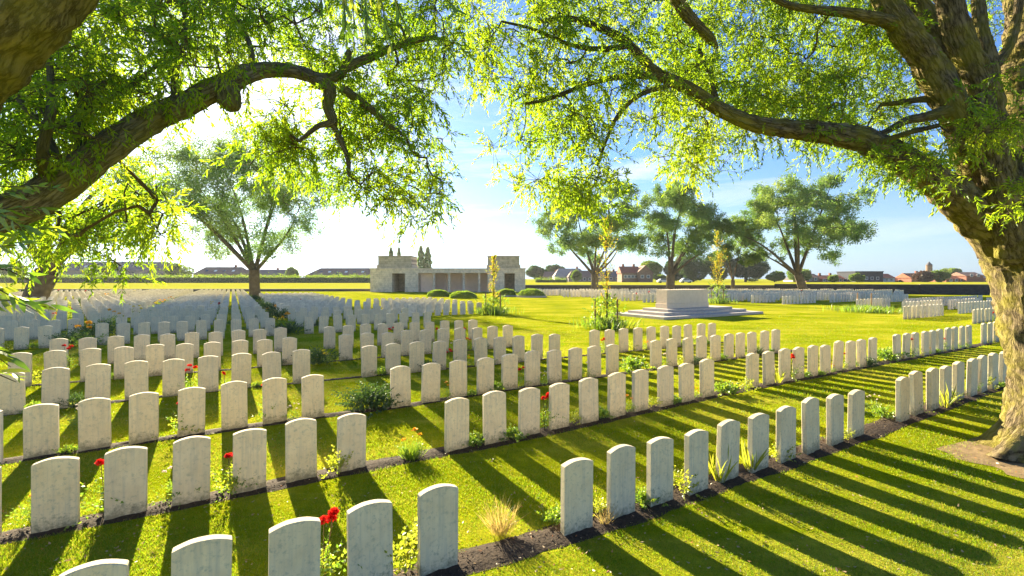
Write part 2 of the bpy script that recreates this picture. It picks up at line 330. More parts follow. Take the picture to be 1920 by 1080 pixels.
# ------------------------------------------------------------------ ground
def grid_sheet(name, xs, ys, zf, mat, dz=0.0):
    X, Y = np.meshgrid(xs, ys); Z = zf(X, Y) + dz
    V = np.stack([X.ravel(), Y.ravel(), Z.ravel()], 1); nx, ny = len(xs), len(ys)
    i = (np.arange(ny - 1)[:, None] * nx + np.arange(nx - 1)[None]).ravel()
    return link(name, np_mesh(name, V, np.stack([i, i + 1, i + nx + 1, i + nx], 1), mat, True))
xs = np.concatenate([-np.geomspace(40, 3500, 24)[::-1], np.linspace(-35, 45, 60), np.geomspace(50, 3500, 24)])
ys = np.concatenate([[-60, -20, -5, 0, 2], np.arange(3, 12.1, .25), np.arange(13, 104, 4), np.arange(105, 175, 5), np.geomspace(180, 5000, 20)])
tag(grid_sheet('lawn', xs, ys, gz, M['lawn']), kind='structure')
# yellow crop field beyond the boundary wall
ff = grid_sheet('field', np.linspace(-400, 420, 60), np.linspace(0, 1, 24) * 140 + 102, gz, M['field'], .03)
# keep only what lies behind the wall line
tag(ff, kind='structure')

# ------------------------------------------------------------------ grave rows
# measured rows: u of stones -> v (distance from the camera across rows)
rowv = {1: ([-4, 1.6, 3.28, 5.9, 8.97, 11.2, 20], [4.42, 4.28, 4.15, 4.07, 3.92, 3.85, 3.7]),
        2: ([-4, -2.1, 1.55, 3.67, 6.2, 8.6, 17.9, 26], [7.2, 7.16, 6.98, 6.76, 6.65, 6.62, 6.55, 6.5]),
        3: ([-6, -2.8, 1.5, 2.9, 8.5, 10.0, 17], [9.95, 9.83, 9.46, 9.25, 9.33, 9.32, 9.32])}
def row_v(k, u):
    if k in rowv: return float(np.interp(u, *rowv[k]))
    if k < 7: return [12.25, 15.1, 18.0][k - 4] - .035 * (u - 6) * (1 if k == 4 else .5)
    return [23.4, 27.0, 30.7][k - 7] if k < 10 else 30.7 + 2.85 * (k - 9)
SP, BP = .63, 7.25
stones = []           # dict: u, v, row, block
def s0(k): return 3.02 if k > 3 else {1: 3.28, 2: 3.03, 3: 2.88}[k]
for k in range(1, 34):
    jmax = {1: 3, 2: 3, 3: 1, 4: 1}.get(k, 0 if k < 9 else 1)
    if k > 13: jmax = 0 if k < 22 else -1
    for j in range(-12, jmax + 1):
        for i in range(10):
            u = s0(k) + BP * j + SP * i
            if k == 1 and j == 0: u = s0(k) + .632 * i
            v = row_v(k, u)
            stones.append(dict(u=u + random.gauss(0, .008), v=v + random.gauss(0, .012), row=k, blk=j, i=i, left=True))
# rows of the far and right hand plots: (px, base row in px, count)
right_rows = [(1697, 598.5, 10), (1827, 607, 12), (1867, 640, 12), (1694, 586, 12), (1799, 588, 14), (1697, 577, 14), (1770, 573, 14), (1852, 575, 8),
              (1836, 568, 2), (1608, 579, 10), (1636, 568, 14), (1570, 562, 16), (1411, 568, 7), (1469, 570.5, 10), (1558, 567, 10), (1322, 566, 7), (1366, 565, 5),
              (1008, 554.5, 17), (1058, 557, 15), (1167, 564, 5), (1208, 567, 12), (1285, 560, 15), (1780, 580, 12)]
for n, (px, py, cnt) in enumerate(right_rows):
    p = ground_at(px, py); u0, v0 = to_uv(p)
    for i in range(cnt): stones.append(dict(u=u0 + SP * i, v=v0, row=100 + n, blk=0, i=i, left=False))
# the long back plot in front of the rear wall
for n in range(60):
    v0 = -60 + 2.72 * n
    for j in range(0, 20):
        for i in range(10):
            u = BP * j + SP * i + .19 * n; p = uv(u, v0)
            if p.y < 40: continue
            px, py = proj(p)
            if py < np.interp(px, [1008, 1056, 1165, 1208, 1410, 1690], [553, 555, 562, 564.5, 565, 563]) and py > 549.3 and 1005 < px < 1693: stones.append(dict(u=u, v=v0, row=200 + n, blk=j, i=i, left=False))
vis = []
for s in stones:
    p = uv(s['u'], s['v'])
    if p.y < 2: continue
    px, py = proj(p); hpx = F * .81 / p.y
    if not (-60 < px < 1960 and py - hpx < 1110): continue
    if p.y > 96: continue
    if p.y > 73 and -28 < p.x < 4: continue
    if s['left'] and p.y > 80: continue
    wl = 92 - .04 * p.x
    if s['left'] and p.y > wl - 3: continue
    s['p'] = p; s['px'] = px; s['py'] = py; s['h'] = hpx; vis.append(s)
vis.sort(key=lambda s: -s['h'])
def headstone_mesh(name, w=.385, t=.08, h=.81, rise=.042, seg=10, bev=.004):
    mb = MB(); pts = [(-w / 2, -.02), (w / 2, -.02)]
    for q in range(seg + 1):
        a = 1 - 2 * q / seg; pts.append((a * w / 2, h - rise + rise * (1 - a * a)))
    mb.prism(pts, -t / 2, t / 2)
    me = mb.mesh(name, M['stone'], bevel=bev)
    if bev:
        ph = w * 1000 + h * 333
        for v in me.vertices:
            if v.co.z > .1: v.co += Vector((mnoise.noise(v.co * 9 + Vector((ph, 0, 0))), mnoise.noise(v.co * 9 + Vector((0, ph, 0))) * .6, mnoise.noise(v.co * 9 + Vector((0, 0, ph))))) * .0035
    return me
hs = [headstone_mesh('headstone', w, t, h, q, 12, e) for w, t, h, q, e in ((.385, .08, .81, .042, .004), (.392, .078, .822, .045, .006), (.378, .08, .80, .040, .004), (.386, .082, .815, .050, .007), (.381, .077, .808, .038, .005), (.389, .08, .795, .044, .006))]
ORD = ['zeroth', 'first', 'second', 'third', 'fourth', 'fifth', 'sixth', 'seventh', 'eighth', 'ninth', 'tenth', 'eleventh', 'twelfth', 'thirteenth', 'fourteenth', 'fifteenth', 'sixteenth', 'seventeenth', 'eighteenth', 'nineteenth', 'twentieth', 'twenty-first', 'twenty-second', 'twenty-third', 'twenty-fourth', 'twenty-fifth']
indiv = [s for s in vis if 0 < s['px'] + F * .2 / s['p'].y and s['px'] - F * .2 / s['p'].y < 1895 + (25 if s['py'] < 600 else 0)][:296]
ids = {id(s) for s in indiv}
# ordinal of block and of stone inside the frame, for the labels
bylab = {}
for s in indiv: bylab.setdefault((s['row'], s['blk']), []).append(s)
rowblks = {}
for (r, b) in bylab: rowblks.setdefault(r, []).append(b)
rnames = {100: 'nearest plot row left of big trunk', 101: 'row ending behind the big trunk', 102: 'short row beside the big trunk'}
def stone_where(s):
    lst = sorted(bylab[(s['row'], s['blk'])], key=lambda q: q['px']); o = ORD[lst.index(s) + 1]
    bl = sorted(rowblks[s['row']]).index(s['blk']) + 1
    if s['left']:
        rn = 'front row' if s['row'] == 1 else ORD[s['row']] + ' row'
        return o, bl, rn
    return o, 0, rnames.get(s['row'], 'right-hand plot row %s' % ORD[s['row'] - 99])
for n, s in enumerate(indiv):
    o = link('headstone', hs[random.randrange(6)]); o.location = s['p'] + Vector((0, 0, random.gauss(0, .008)))
    o.rotation_euler = (random.gauss(0, .015), random.gauss(0, .011), ROWANG + random.gauss(0, .018))
    a, bl, rn = stone_where(s); look = 'blank grey-white' if s['row'] == 1 else 'pale stone'
    lab = ('%s headstone, %s from left in block %s, %s from front' % (look, a, ['', 'one', 'two', 'three', 'four', 'five', 'six', 'seven'][bl], rn)) if bl and s['row'] > 1 else \
          ('%s headstone, %s from left in the %s block of the front row' % (look, a, ['', 'left', 'middle', 'right', 'far right'][bl])) if bl else \
          ('slim white headstone, %s from left in the %s' % (a, rn))
    s['o'] = o
    tag(o, lab, 'headstone', 'white headstones standing in rows on the lawn')
rest = [s for s in vis if id(s) not in ids]
lo = headstone_mesh('hs_low', seg=4, bev=0); lv = np.array([v.co[:] for v in lo.vertices]); lf = [tuple(p.vertices) for p in lo.polygons]
V = []; FS = []
for s in rest:
    a = ROWANG + random.gauss(0, .012); c, q = math.cos(a), math.sin(a); b = len(V)
    for x, y, z in lv: V.append((x * c - y * q + s['p'].x, x * q + y * c + s['p'].y, z + s['p'].z))
    FS += [tuple(b + i for i in f) for f in lf]
me = bpy.data.meshes.new('headstone'); me.from_pydata(V, [], FS); me.materials.append(M['stone2'] if 'stone2' in M else M['stone'])
def m_farstone():
    m, nt, b = newmat('distant_portland_stone'); t = N(nt, 'TexCoord'); g = N(nt, 'NewGeometry')
    n = N(nt, 'TexNoise', Scale=6, Detail=5); nt.links.new(t.outputs['Object'], n.inputs['Vector'])
    r = ramp(nt, [(.3, (.62, .53, .40)), (.6, (.80, .71, .56))]); nt.links.new(n.outputs['Fac'], r.inputs['Fac'])
    r2 = ramp(nt, [(0, (.86, .86, .86)), (1, (1, 1, 1))]); nt.links.new(g.outputs['Random Per Island'], r2.inputs['Fac'])
    nt.links.new(mixc(nt, 1.0, r.outputs['Color'], r2.outputs['Color'], 'MULTIPLY'), b.inputs['Base Color']); return m
me.materials.clear(); me.materials.append(m_farstone())
tag(link('distant_headstones', me), 'hundreds of small white headstones packed in far rows before the walls', 'headstones', kind='stuff')

# soil beds under the rows
bedsegs = []
def in_bed(x, y):                                             # vectorised: True where a soil bed covers the lawn
    u = x * R_[0] + y * R_[1]; v = x * N_[0] + y * N_[1]; r = np.zeros(len(x), bool)
    for us, vs, w in bedsegs:
        r |= (u > us[0]) & (u < us[-1]) & (np.abs(v - np.interp(u, us, vs)) < w - .035)
    return r
def bed(us, vfun, w):
    uu = np.arange(us[0], us[1], .07); vv = np.array([vfun(q) for q in uu]); bedsegs.append((uu, vv, w))
    K = 9; V = []
    for i, (u, v) in enumerate(zip(uu, vv)):
        for k in range(K):
            t = k / (K - 1) * 2 - 1
            e = w * (1 + .22 * mnoise.noise(Vector((u * 2.1, t * .6 + 5, v)))  + .12 * mnoise.noise(Vector((u * 9, t, v))))
            off = t * e + .03
            p = u * R_ + (v + off) * N_
            z = float(gz(p[0], p[1])) + .004 + (1 - t * t) * .022 + (.018 * mnoise.noise(Vector((u * 14, (v + off) * 14, 0))) + .01 * mnoise.noise(Vector((u * 40, (v + off) * 40, 0)))) * (1 - t ** 4)
            V.append((p[0], p[1], z))
    n = len(uu); Fc = [(i * K + k, (i + 1) * K + k, (i + 1) * K + k + 1, i * K + k + 1) for i in range(n - 1) for k in range(K - 1)]
    return tag(link('soil_bed', np_mesh('soil_bed', V, Fc, M['soil'], True)), kind='structure')
for k in range(1, 6):
    bed((-10 - k * 2 if k > 1 else -3, {1: 27, 2: 25.5, 3: 17, 4: 16.7}.get(k, 9)), lambda u, k=k: row_v(k, u), {1: .21, 2: .18, 3: .13}.get(k, .09))
# loose clods on the nearest beds
rng = np.random.default_rng(3)
def clods(n=2600):
    V = []; Fc = []
    for i in range(n):
        k = 1 if rng.random() < .7 else 2; u = rng.uniform(-1, 14); v = row_v(k, u) + .03 + rng.normal(0, .12)
        p = u * R_ + v * N_; s = rng.uniform(.004, .016); z = float(gz(p[0], p[1])) + .02 + rng.uniform(0, .012)
        b = len(V); a = rng.uniform(0, 6.3)
        for q in range(3): V.append((p[0] + s * math.cos(a + q * 2.1), p[1] + s * math.sin(a + q * 2.1), z - s * .4))
        V.append((p[0], p[1], z + s * rng.uniform(.4, 1))); Fc += [(b, b + 1, b + 3), (b + 1, b + 2, b + 3), (b + 2, b, b + 3)]
    tag(link('soil_crumbs', np_mesh('soil_crumbs', V, Fc, M['clod'])), 'loose dark crumbs of soil lying on the grave beds', 'soil', kind='stuff')
clods()

# ------------------------------------------------------------------ leaf, spray and branch builders
def unit(a): return a / np.maximum(np.linalg.norm(a, axis=-1, keepdims=True), 1e-9)
def leaf_quads(p, d, s, l, w, curl=.15):
    """p base, d direction, s sideways (n,3), l length, w width (n,) -> folded 2-quad leaves"""
    l = l[:, None]; w = w[:, None]; nrm = np.cross(d, s)
    a = p; b = p + d * l * .38 + s * w * .5 + nrm * w * .12; c = p + d * l - nrm * l * curl; e = p + d * l * .38 - s * w * .5 + nrm * w * .12
    V = np.stack([a, b, c, e], 1).reshape(-1, 3); n = len(p)
    return V, np.arange(n * 4).reshape(n, 4)
def leaf_fine(p, d, s, l, w, curl=.2):
    l = l[:, None]; w = w[:, None]; nrm = np.cross(d, s); rows = []
    for t, ww in ((0, .12), (.25, .85), (.55, .9), (.82, .45), (1.0, .03)):
        c = p + d * l * t - nrm * l * curl * t * t
        rows += [c + s * w * .5 * ww, c - s * w * .5 * ww]
    V = np.stack(rows, 1).reshape(-1, 3); n = len(p); b = np.arange(n)[:, None] * 10
    Fc = np.concatenate([b + np.array([[2 * q, 2 * q + 1, 2 * q + 3, 2 * q + 2]]) for q in range(4)])
    return V, Fc
def rand_unit(n, rng): return unit(rng.normal(size=(n, 3)))
def sprays(B, D, Ls, nl, ll, lw, rng, fine=False, droop=.4, ang=.9):
    """leafy twigs: B bases, D directions, Ls lengths; returns leaf geometry and twig lines"""
    n = len(B); t = (np.arange(nl) + .5) / nl
    Dn = unit(D)
    C = B[:, None] + Dn[:, None] * (Ls[:, None] * t)[..., None]
    C[..., 2] -= droop * (Ls[:, None] * t * t) * .6
    tang = np.repeat(Dn[:, None], nl, 1).copy(); tang[..., 2] -= droop * 1.2 * t; tang = unit(tang)
    ref = rand_unit(n, rng); side = unit(np.cross(Dn, ref)); up = np.cross(side, Dn)
    al = (np.arange(nl) * 2.4)[None] + rng.uniform(0, 6.3, (n, 1))
    rad = side[:, None] * np.cos(al)[..., None] + up[:, None] * np.sin(al)[..., None]
    a = ang * rng.uniform(.6, 1.3, (n, nl, 1)); a = a * (1 - .5 * t[None, :, None])
    d = unit(tang * np.cos(a) + rad * np.sin(a)); d[..., 2] -= .25; d = unit(d)
    s = unit(np.cross(d, rng.normal(size=d.shape)))
    l = ll * rng.uniform(.6, 1.25, (n, nl)) * (1 - .3 * t); w = lw * rng.uniform(.8, 1.2, (n, nl))
    V, Fc = (leaf_fine if fine else leaf_quads)(C.reshape(-1, 3), d.reshape(-1, 3), s.reshape(-1, 3), l.ravel(), w.ravel())
    return V, Fc
def cat(parts):
    Vs, Fs, o = [], [], 0
    for V, Fc in parts: Vs.append(V); Fs.append(Fc + o); o += len(V)
    return np.concatenate(Vs), np.concatenate(Fs)
def tubes(lines, n=4):
    """lines: list of (pts (m,3), radii (m)) -> thin tubes"""
    Vs, Fs, o = [], [], 0
    ca = np.cos(np.arange(n) * 2 * np.pi / n); sa = np.sin(np.arange(n) * 2 * np.pi / n)
    for pts, r in lines:
        pts = np.asarray(pts, float); r = np.asarray(r, float); m = len(pts)
        tg = unit(np.gradient(pts, axis=0)); ref = np.array([.3, .2, .93]) if abs(tg[0, 2]) < .8 else np.array([1., .1, 0])
        s = unit(np.cross(tg, ref)); u = np.cross(s, tg)
        V = pts[:, None] + r[:, None, None] * (s[:, None] * ca[None, :, None] + u[:, None] * sa[None, :, None])
        Vs.append(V.reshape(-1, 3)); i = np.arange(m - 1)[:, None] * n; j = np.arange(n)[None]; jn = (j + 1) % n
        Fs.append(np.stack([i + j, i + jn, i + n + jn, i + n + j], -1).reshape(-1, 4) + o); o += m * n
    return np.concatenate(Vs), np.concatenate(Fs)
def smooth_line(pts, rad, step):
    """Catmull-Rom through control points"""
    pts = np.array([list(p) for p in pts], float); rad = np.array(rad, float)
    e = np.vstack([2 * pts[0] - pts[1], pts, 2 * pts[-1] - pts[-2]]); out = []; ro = []
    for i in range(len(pts) - 1):
        p0, p1, p2, p3 = e[i:i + 4]; m = max(2, int(np.linalg.norm(p2 - p1) / step))
        for q in range(m):
            t = q / m; out.append(.5 * ((2 * p1) + (-p0 + p2) * t + (2 * p0 - 5 * p1 + 4 * p2 - p3) * t * t + (-p0 + 3 * p1 - 3 * p2 + p3) * t ** 3)); ro.append(rad[i] * (1 - t) + rad[i + 1] * t)
    out.append(pts[-1]); ro.append(rad[-1]); return np.array(out), np.array(ro)
def limb_mesh(limbs, mat, step=.05, nside=28, rough=.10, name='trunk'):
    """thick limbs with knobbly furrowed surface and a UV that runs round and along"""
    Vs, Fs, UVs, o = [], [], [], 0
    for pts, rad, fl in limbs:
        c, r = smooth_line(pts, rad, step); m = len(c); n = nside
        tg = unit(np.gradient(c, axis=0)); s = np.zeros_like(tg); ref = np.array([0, 1., 0]) if abs(tg[0, 1]) < .8 else np.array([1., 0, 0])
        s[0] = unit(np.cross(tg[0], ref))
        for i in range(1, m): q = s[i - 1] - tg[i] * np.dot(s[i - 1], tg[i]); s[i] = q / np.linalg.norm(q)
        u = np.cross(s, tg); a = np.arange(n + 1) * 2 * np.pi / n; ln = np.concatenate([[0], np.cumsum(np.linalg.norm(np.diff(c, axis=0), axis=1))])
        V = np.zeros((m, n + 1, 3)); 
        for i in range(m):
            for k in range(n):
                dr = unit(s[i] * math.cos(a[k]) + u[i] * math.sin(a[k])); q = c[i] + dr * r[i]
                f = 1 + rough * 1.3 * mnoise.noise(Vector(q * (1.1 / max(r[i], .08)) ))
                rid = abs(mnoise.noise(Vector((math.cos(a[k]) * (3 + 9 * r[i]), math.sin(a[k]) * (3 + 9 * r[i]), ln[i] * 1.7 + fl * 9)))) 
                f += rough * (rid * 1.6 - .45) + rough * .5 * mnoise.noise(Vector(q * 11)) + rough * .35 * mnoise.noise(Vector(q * 26))
                if fl == 1:                                   # root flare
                    h = max(0, .55 - (c[i][2] - c[0][2])) / .55
                    f += h ** 2 * (.36 + .32 * math.cos(a[k] * 7 + 1.0))
                V[i, k] = c[i] + dr * r[i] * f
            V[i, n] = V[i, 0]
        rm = float(np.mean(r)); uvl = np.stack(np.meshgrid(a / (2 * np.pi) * max(1, round(2 * np.pi * rm / .9 * 2) / 2) * .9, ln), -1)
        i = np.arange(m - 1)[:, None] * (n + 1); j = np.arange(n)[None]
        Fs.append(np.stack([i + j, i + j + 1, i + n + 2 + j, i + n + 1 + j], -1).reshape(-1, 4) + o)
        Vs.append(V.reshape(-1, 3)); UVs.append(np.stack([uvl[..., 0], uvl[..., 1]], -1).reshape(-1, 2)); o += m * (n + 1)
    V = np.concatenate(Vs); Fc = np.concatenate(Fs); U = np.concatenate(UVs)
    me = np_mesh(name, V, Fc, mat, True); l = me.uv_layers.new(name='UVMap'); l.data.foreach_set('uv', U[Fc.ravel()].astype(np.float32).ravel())
    return me
def branch_net(nodes, nrad, centers, rng, r0=.004, wig=.06, sag=.0, base_r=.012):
    """grow thin branches from given nodes to every centre, nearest first; returns lines"""
    nodes = np.asarray(nodes, float); d = np.min(np.linalg.norm(centers[:, None] - nodes[None], axis=2), axis=1) if len(centers) * len(nodes) < 6e6 else None
    if d is None: d = np.array([np.min(np.linalg.norm(nodes - c, axis=1)) for c in centers])
    order = np.argsort(d); P_ = list(map(tuple, nodes)); par = [-1] * len(P_); base = len(P_)
    arr = np.zeros((len(nodes) + len(centers) * 4, 3)); arr[:len(nodes)] = nodes; cnt = len(nodes); parent = -np.ones(len(arr), int); seg = []
    for ci in order:
        c = centers[ci]; dd = np.linalg.norm(arr[:cnt] - c, axis=1); dd[:base] *= 1.0; k = int(np.argmin(dd)); a = arr[k]
        L_ = dd[k]
        if L_ < 1e-4: continue
        m = 3; last = k
        bend = rng.normal(0, wig, 3) * L_
        for q in range(1, m + 1):
            t = q / m; p = a + (c - a) * t + bend * math.sin(t * math.pi) + np.array([0, 0, sag * L_ * math.sin(t * math.pi)])
            arr[cnt] = p; parent[cnt] = last; last = cnt; cnt += 1
        seg.append(last)
    w = np.zeros(cnt); w[seg] = 1
    for i in range(cnt - 1, base - 1, -1):
        if parent[i] >= 0: w[parent[i]] += max(w[i], .5)
    rad = r0 * np.maximum(w, 1) ** .42
    V, Fl = [], []
    for i in range(base, cnt):
        j = parent[i]; rj = rad[j] if j >= base else min(rad[i] * 1.15, 1)
        V.append((arr[[j, i]], (min(rj, rad[i] * 1.3), rad[i])))
    return V
def fast_segments(segs, n=4):
    A = np.array([s[0][0] for s in segs]); B = np.array([s[0][1] for s in segs]); ra = np.array([s[1][0] for s in segs]); rb = np.array([s[1][1] for s in segs])
    tg = unit(B - A); ref = np.where(np.abs(tg[:, 2:3]) < .8, np.array([[.1, .2, .97]]), np.array([[.97, .2, .1]])); s = unit(np.cross(tg, ref)); u = np.cross(s, tg)
    a = np.arange(n) * 2 * np.pi / n; ring = s[:, None] * np.cos(a)[None, :, None] + u[:, None] * np.sin(a)[None, :, None]
    V = np.concatenate([A[:, None] + ring * ra[:, None, None], B[:, None] + ring * rb[:, None, None]], 1).reshape(-1, 3)
    b = np.arange(len(A))[:, None] * 2 * n; j = np.arange(n)[None]; jn = (j + 1) % n
    return V, np.stack([b + j, b + jn, b + n + jn, b + n + j], -1).reshape(-1, 4)
def in_poly(px, py, poly):
    c = np.zeros(len(px), bool); n = len(poly)
    for i in range(n):
        (x1, y1), (x2, y2) = poly[i], poly[(i + 1) % n]
        if y1 == y2: continue
        c ^= ((y1 > py) != (y2 > py)) & (px < (x2 - x1) * (py - y1) / (y2 - y1) + x1)
    return c
def region(poly, n, d0, d1, rng):
    poly = np.array(poly, float); lo, hi = poly.min(0), poly.max(0); out = []
    while len(out) < n:
        q = rng.uniform(lo, hi, (n * 4, 2)); q = q[in_poly(q[:, 0], q[:, 1], poly)]; out += list(q[:n - len(out)])
    q = np.array(out); d = rng.uniform(d0, d1, n)
    return np.stack([(q[:, 0] - 960) / F * d, d, CH - (q[:, 1] - YH) / F * d], 1)

# ------------------------------------------------------------------ the two near willows
def near_willow(name, label, root, limbs, regions, leafmat_, barkm, seed, twiglen=.27, leafl=.088, leafw=.021, per=11, nleaf=14, spread=.25):
    rng = np.random.default_rng(seed); t = empty(name, root, label, 'tree')
    t.location = root; off = np.array(root)
    nodes = []; nl = []
    for pts, rad, fl in limbs:
        c, r = smooth_line(pts, rad, .25); nodes.append(c); 
    nodes = np.concatenate(nodes)
    lm = [([np.array(p) - off for p in pts], rad, fl) for pts, rad, fl in limbs]
    big = [l for l in lm if max(l[1]) > .07]; small = [l for l in lm if max(l[1]) <= .07]
    link('trunk', limb_mesh(big, barkm, .045, 64), t)
    for sm in small: link('limb', limb_mesh([sm], barkm, .05, 12, .08, 'limb'), t)
    C = np.concatenate([region(poly, n, d0, d1, rng) for poly, n, d0, d1 in regions])
    segs = branch_net(nodes, None, C, rng, r0=.0032, wig=.14, sag=.04)
    B = np.repeat(C, per, 0) + rng.normal(0, spread * .45, (len(C) * per, 3))
    dist = np.repeat(C, per, 0)
    D = rng.normal(0, .75, B.shape) + np.array([0, 0, -.30]) + (B - dist) * 2.5
    Ls = twiglen * rng.uniform(.6, 1.3, len(B))
    V, Fc = sprays(B, D, Ls, nleaf, leafl, leafw, rng)
    tw = []
    Dn = unit(D)
    tip = B + Dn * Ls[:, None] - np.array([0, 0, .3]) * Ls[:, None]; mid = B + Dn * Ls[:, None] * .5 - np.array([0, 0, .075]) * Ls[:, None]
    for a, b, c, e in zip(dist, B, mid, tip): tw += [(np.array([a, b]), (.0024, .002)), (np.array([b, c]), (.002, .0016)), (np.array([c, e]), (.0016, .0008))]
    sv, sf = fast_segments(segs + tw)
    link('branches', np_mesh('branches', sv - off, sf, M['twig']), t)
    link('crown', np_mesh('crown', V - off, Fc, leafmat_), t)
    return t, len(Fc)

def LB(pts, fl=0):      # limb from (px, py, depth, radius in px of the photo)
    return ([np.array(P(x, y, d)) for x, y, d, r in pts], [r / F * d for x, y, d, r in pts], fl)
base = ground_at(1915, 862); bx = base
right_limbs = [
    LB([(1968, 872, 7.2, 78), (1976, 780, 7.25, 68), (1976, 680, 7.3, 66), (1968, 580, 7.3, 68), (1948, 490, 7.3, 72), (1925, 410, 7.3, 76), (1925, 320, 7.4, 66), (1935, 200, 7.6, 54), (1942, 60, 7.9, 44), (1950, -80, 8.2, 36)], 1),
    LB([(1895, 455, 7.2, 50), (1820, 392, 7.0, 34), (1750, 338, 6.8, 28), (1690, 298, 6.7, 25), (1620, 264, 6.6, 23), (1555, 250, 6.5, 20), (1480, 242, 6.5, 17), (1415, 232, 6.4, 15), (1350, 205, 6.4, 13), (1290, 165, 6.3, 12), (1232, 138, 6.3, 10.5), (1200, 105, 6.3, 9), (1165, 72, 6.2, 8), (1120, 50, 6.2, 6.5), (1070, 35, 6.1, 5), (1010, 40, 6.0, 3.5)]),
    LB([(1238, 142, 6.3, 7), (1180, 142, 6.2, 6), (1130, 150, 6.2, 5), (1080, 166, 6.1, 4.5), (1030, 185, 6.0, 4), (985, 195, 6.0, 2.5)]),
    LB([(1262, 158, 6.3, 5), (1200, 178, 6.1, 4.5), (1160, 215, 6.0, 4), (1138, 260, 5.9, 3), (1120, 310, 5.8, 2)]),
    LB([(1180, 85, 6.2, 6), (1130, 92, 6.1, 5), (1070, 84, 6.0, 4), (1000, 55, 5.9, 3), (940, 40, 5.8, 2)]),
    LB([(1400, 232, 6.4, 9), (1350, 200, 6.7, 6), (1330, 140, 6.9, 5), (1310, 90, 7.0, 3)]),
    LB([(1885, 430, 7.25, 42), (1850, 350, 7.15, 32), (1815, 270, 7.1, 28), (1785, 200, 7.0, 26), (1745, 125, 7.0, 25), (1700, 62, 6.9, 24), (1668, 15, 6.9, 21), (1640, -60, 6.9, 18)]),
    LB([(1700, 52, 6.9, 14), (1650, 36, 6.8, 11), (1590, 24, 6.7, 9), (1530, 18, 6.7, 7), (1480, 10, 6.6, 6), (1430, -12, 6.5, 4)]),
    LB([(1860, 330, 7.3, 28), (1835, 260, 7.4, 22), (1795, 150, 7.5, 20), (1750, 60, 7.6, 18), (1705, -30, 7.7, 15)]),
    LB([(1880, 380, 7.2, 28), (1862, 270, 7.1, 25), (1845, 170, 7.1, 23), (1800, 70, 7.1, 21), (1778, -10, 7.1, 20), (1765, -80, 7.1, 17)]),
    LB([(1852, 200, 7.3, 14), (1855, 130, 7.4, 15), (1840, 60, 7.5, 12), (1832, -20, 7.6, 9)]),
    LB([(1858, 130, 7.4, 10), (1890, 90, 7.5, 8), (1905, 40, 7.6, 7), (1915, -30, 7.6, 6)]),
    LB([(1905, 470, 6.9, 30), (1885, 400, 6.75, 24), (1868, 320, 6.7, 21), (1852, 240, 6.7, 19), (1842, 180, 6.8, 16)]),
    LB([(1785, 206, 7.0, 14), (1740, 218, 6.8, 9), (1700, 226, 6.7, 7), (1650, 250, 6.6, 5), (1610, 240, 6.5, 3)]),
    LB([(1775, 190, 7.0, 9), (1735, 186, 7.1, 6), (1690, 192, 7.2, 5), (1650, 197, 7.3, 3)]),
    LB([(1265, -10, 6.2, 12), (1290, 30, 6.3, 11), (1330, 70, 6.4, 9), (1345, 90, 6.5, 3)]),
    LB([(1640, 270, 6.5, 5), (1700, 250, 6.3, 5), (1760, 235, 6.2, 4)]),
    LB([(1990, 520, 7.5, 60), (2010, 380, 7.8, 48), (2000, 250, 8.2, 40), (1960, 100, 8.4, 34), (1900, -60, 8.6, 25)]),
]
right_regions = [
    ([(850, -30), (1250, -40), (1300, 120), (1230, 230), (1120, 260), (1010, 255), (960, 180), (880, 150), (880, 60)], 130, 5.4, 8.0),
    ([(960, 190), (1100, 200), (1170, 330), (1120, 400), (1075, 400), (1010, 350), (960, 350), (890, 300), (930, 260)], 26, 5.4, 6.6),
    ([(1045, 320), (1140, 320), (1150, 390), (1075, 420)], 8, 5.2, 6.0),
    ([(1250, -40), (1760, -40), (1750, 120), (1690, 200), (1600, 235), (1430, 225), (1330, 210), (1230, 100)], 260, 6.8, 9.6),
    ([(1250, 100), (1540, 120), (1560, 245), (1420, 260), (1340, 330), (1260, 320), (1210, 250)], 90, 6.3, 8.2),
    ([(1480, 215), (1780, 180), (1800, 310), (1720, 340), (1620, 300), (1500, 285)], 40, 6.9, 8.6),
    ([(1600, 260), (1800, 260), (1810, 350), (1690, 350), (1620, 310)], 12, 5.6, 6.6),
    ([(1640, -40), (2000, -40), (2000, 120), (1900, 160), (1780, 120), (1700, 60)], 42, 8.2, 11),
    ([(1800, 180), (1940, 120), (1950, 260), (1850, 270)], 9, 5.6, 6.4),
    ([(1880, 340), (1960, 340), (1960, 420), (1890, 400)], 3, 5.6, 6.2),
]
t_r, nr = near_willow('willow_tree', 'huge rough-barked willow at right edge, mossy trunk and long limb reaching left', (bx.x, bx.y, bx.z - .05), right_limbs, right_regions, M['leaf_r'], M['bark'], 11)

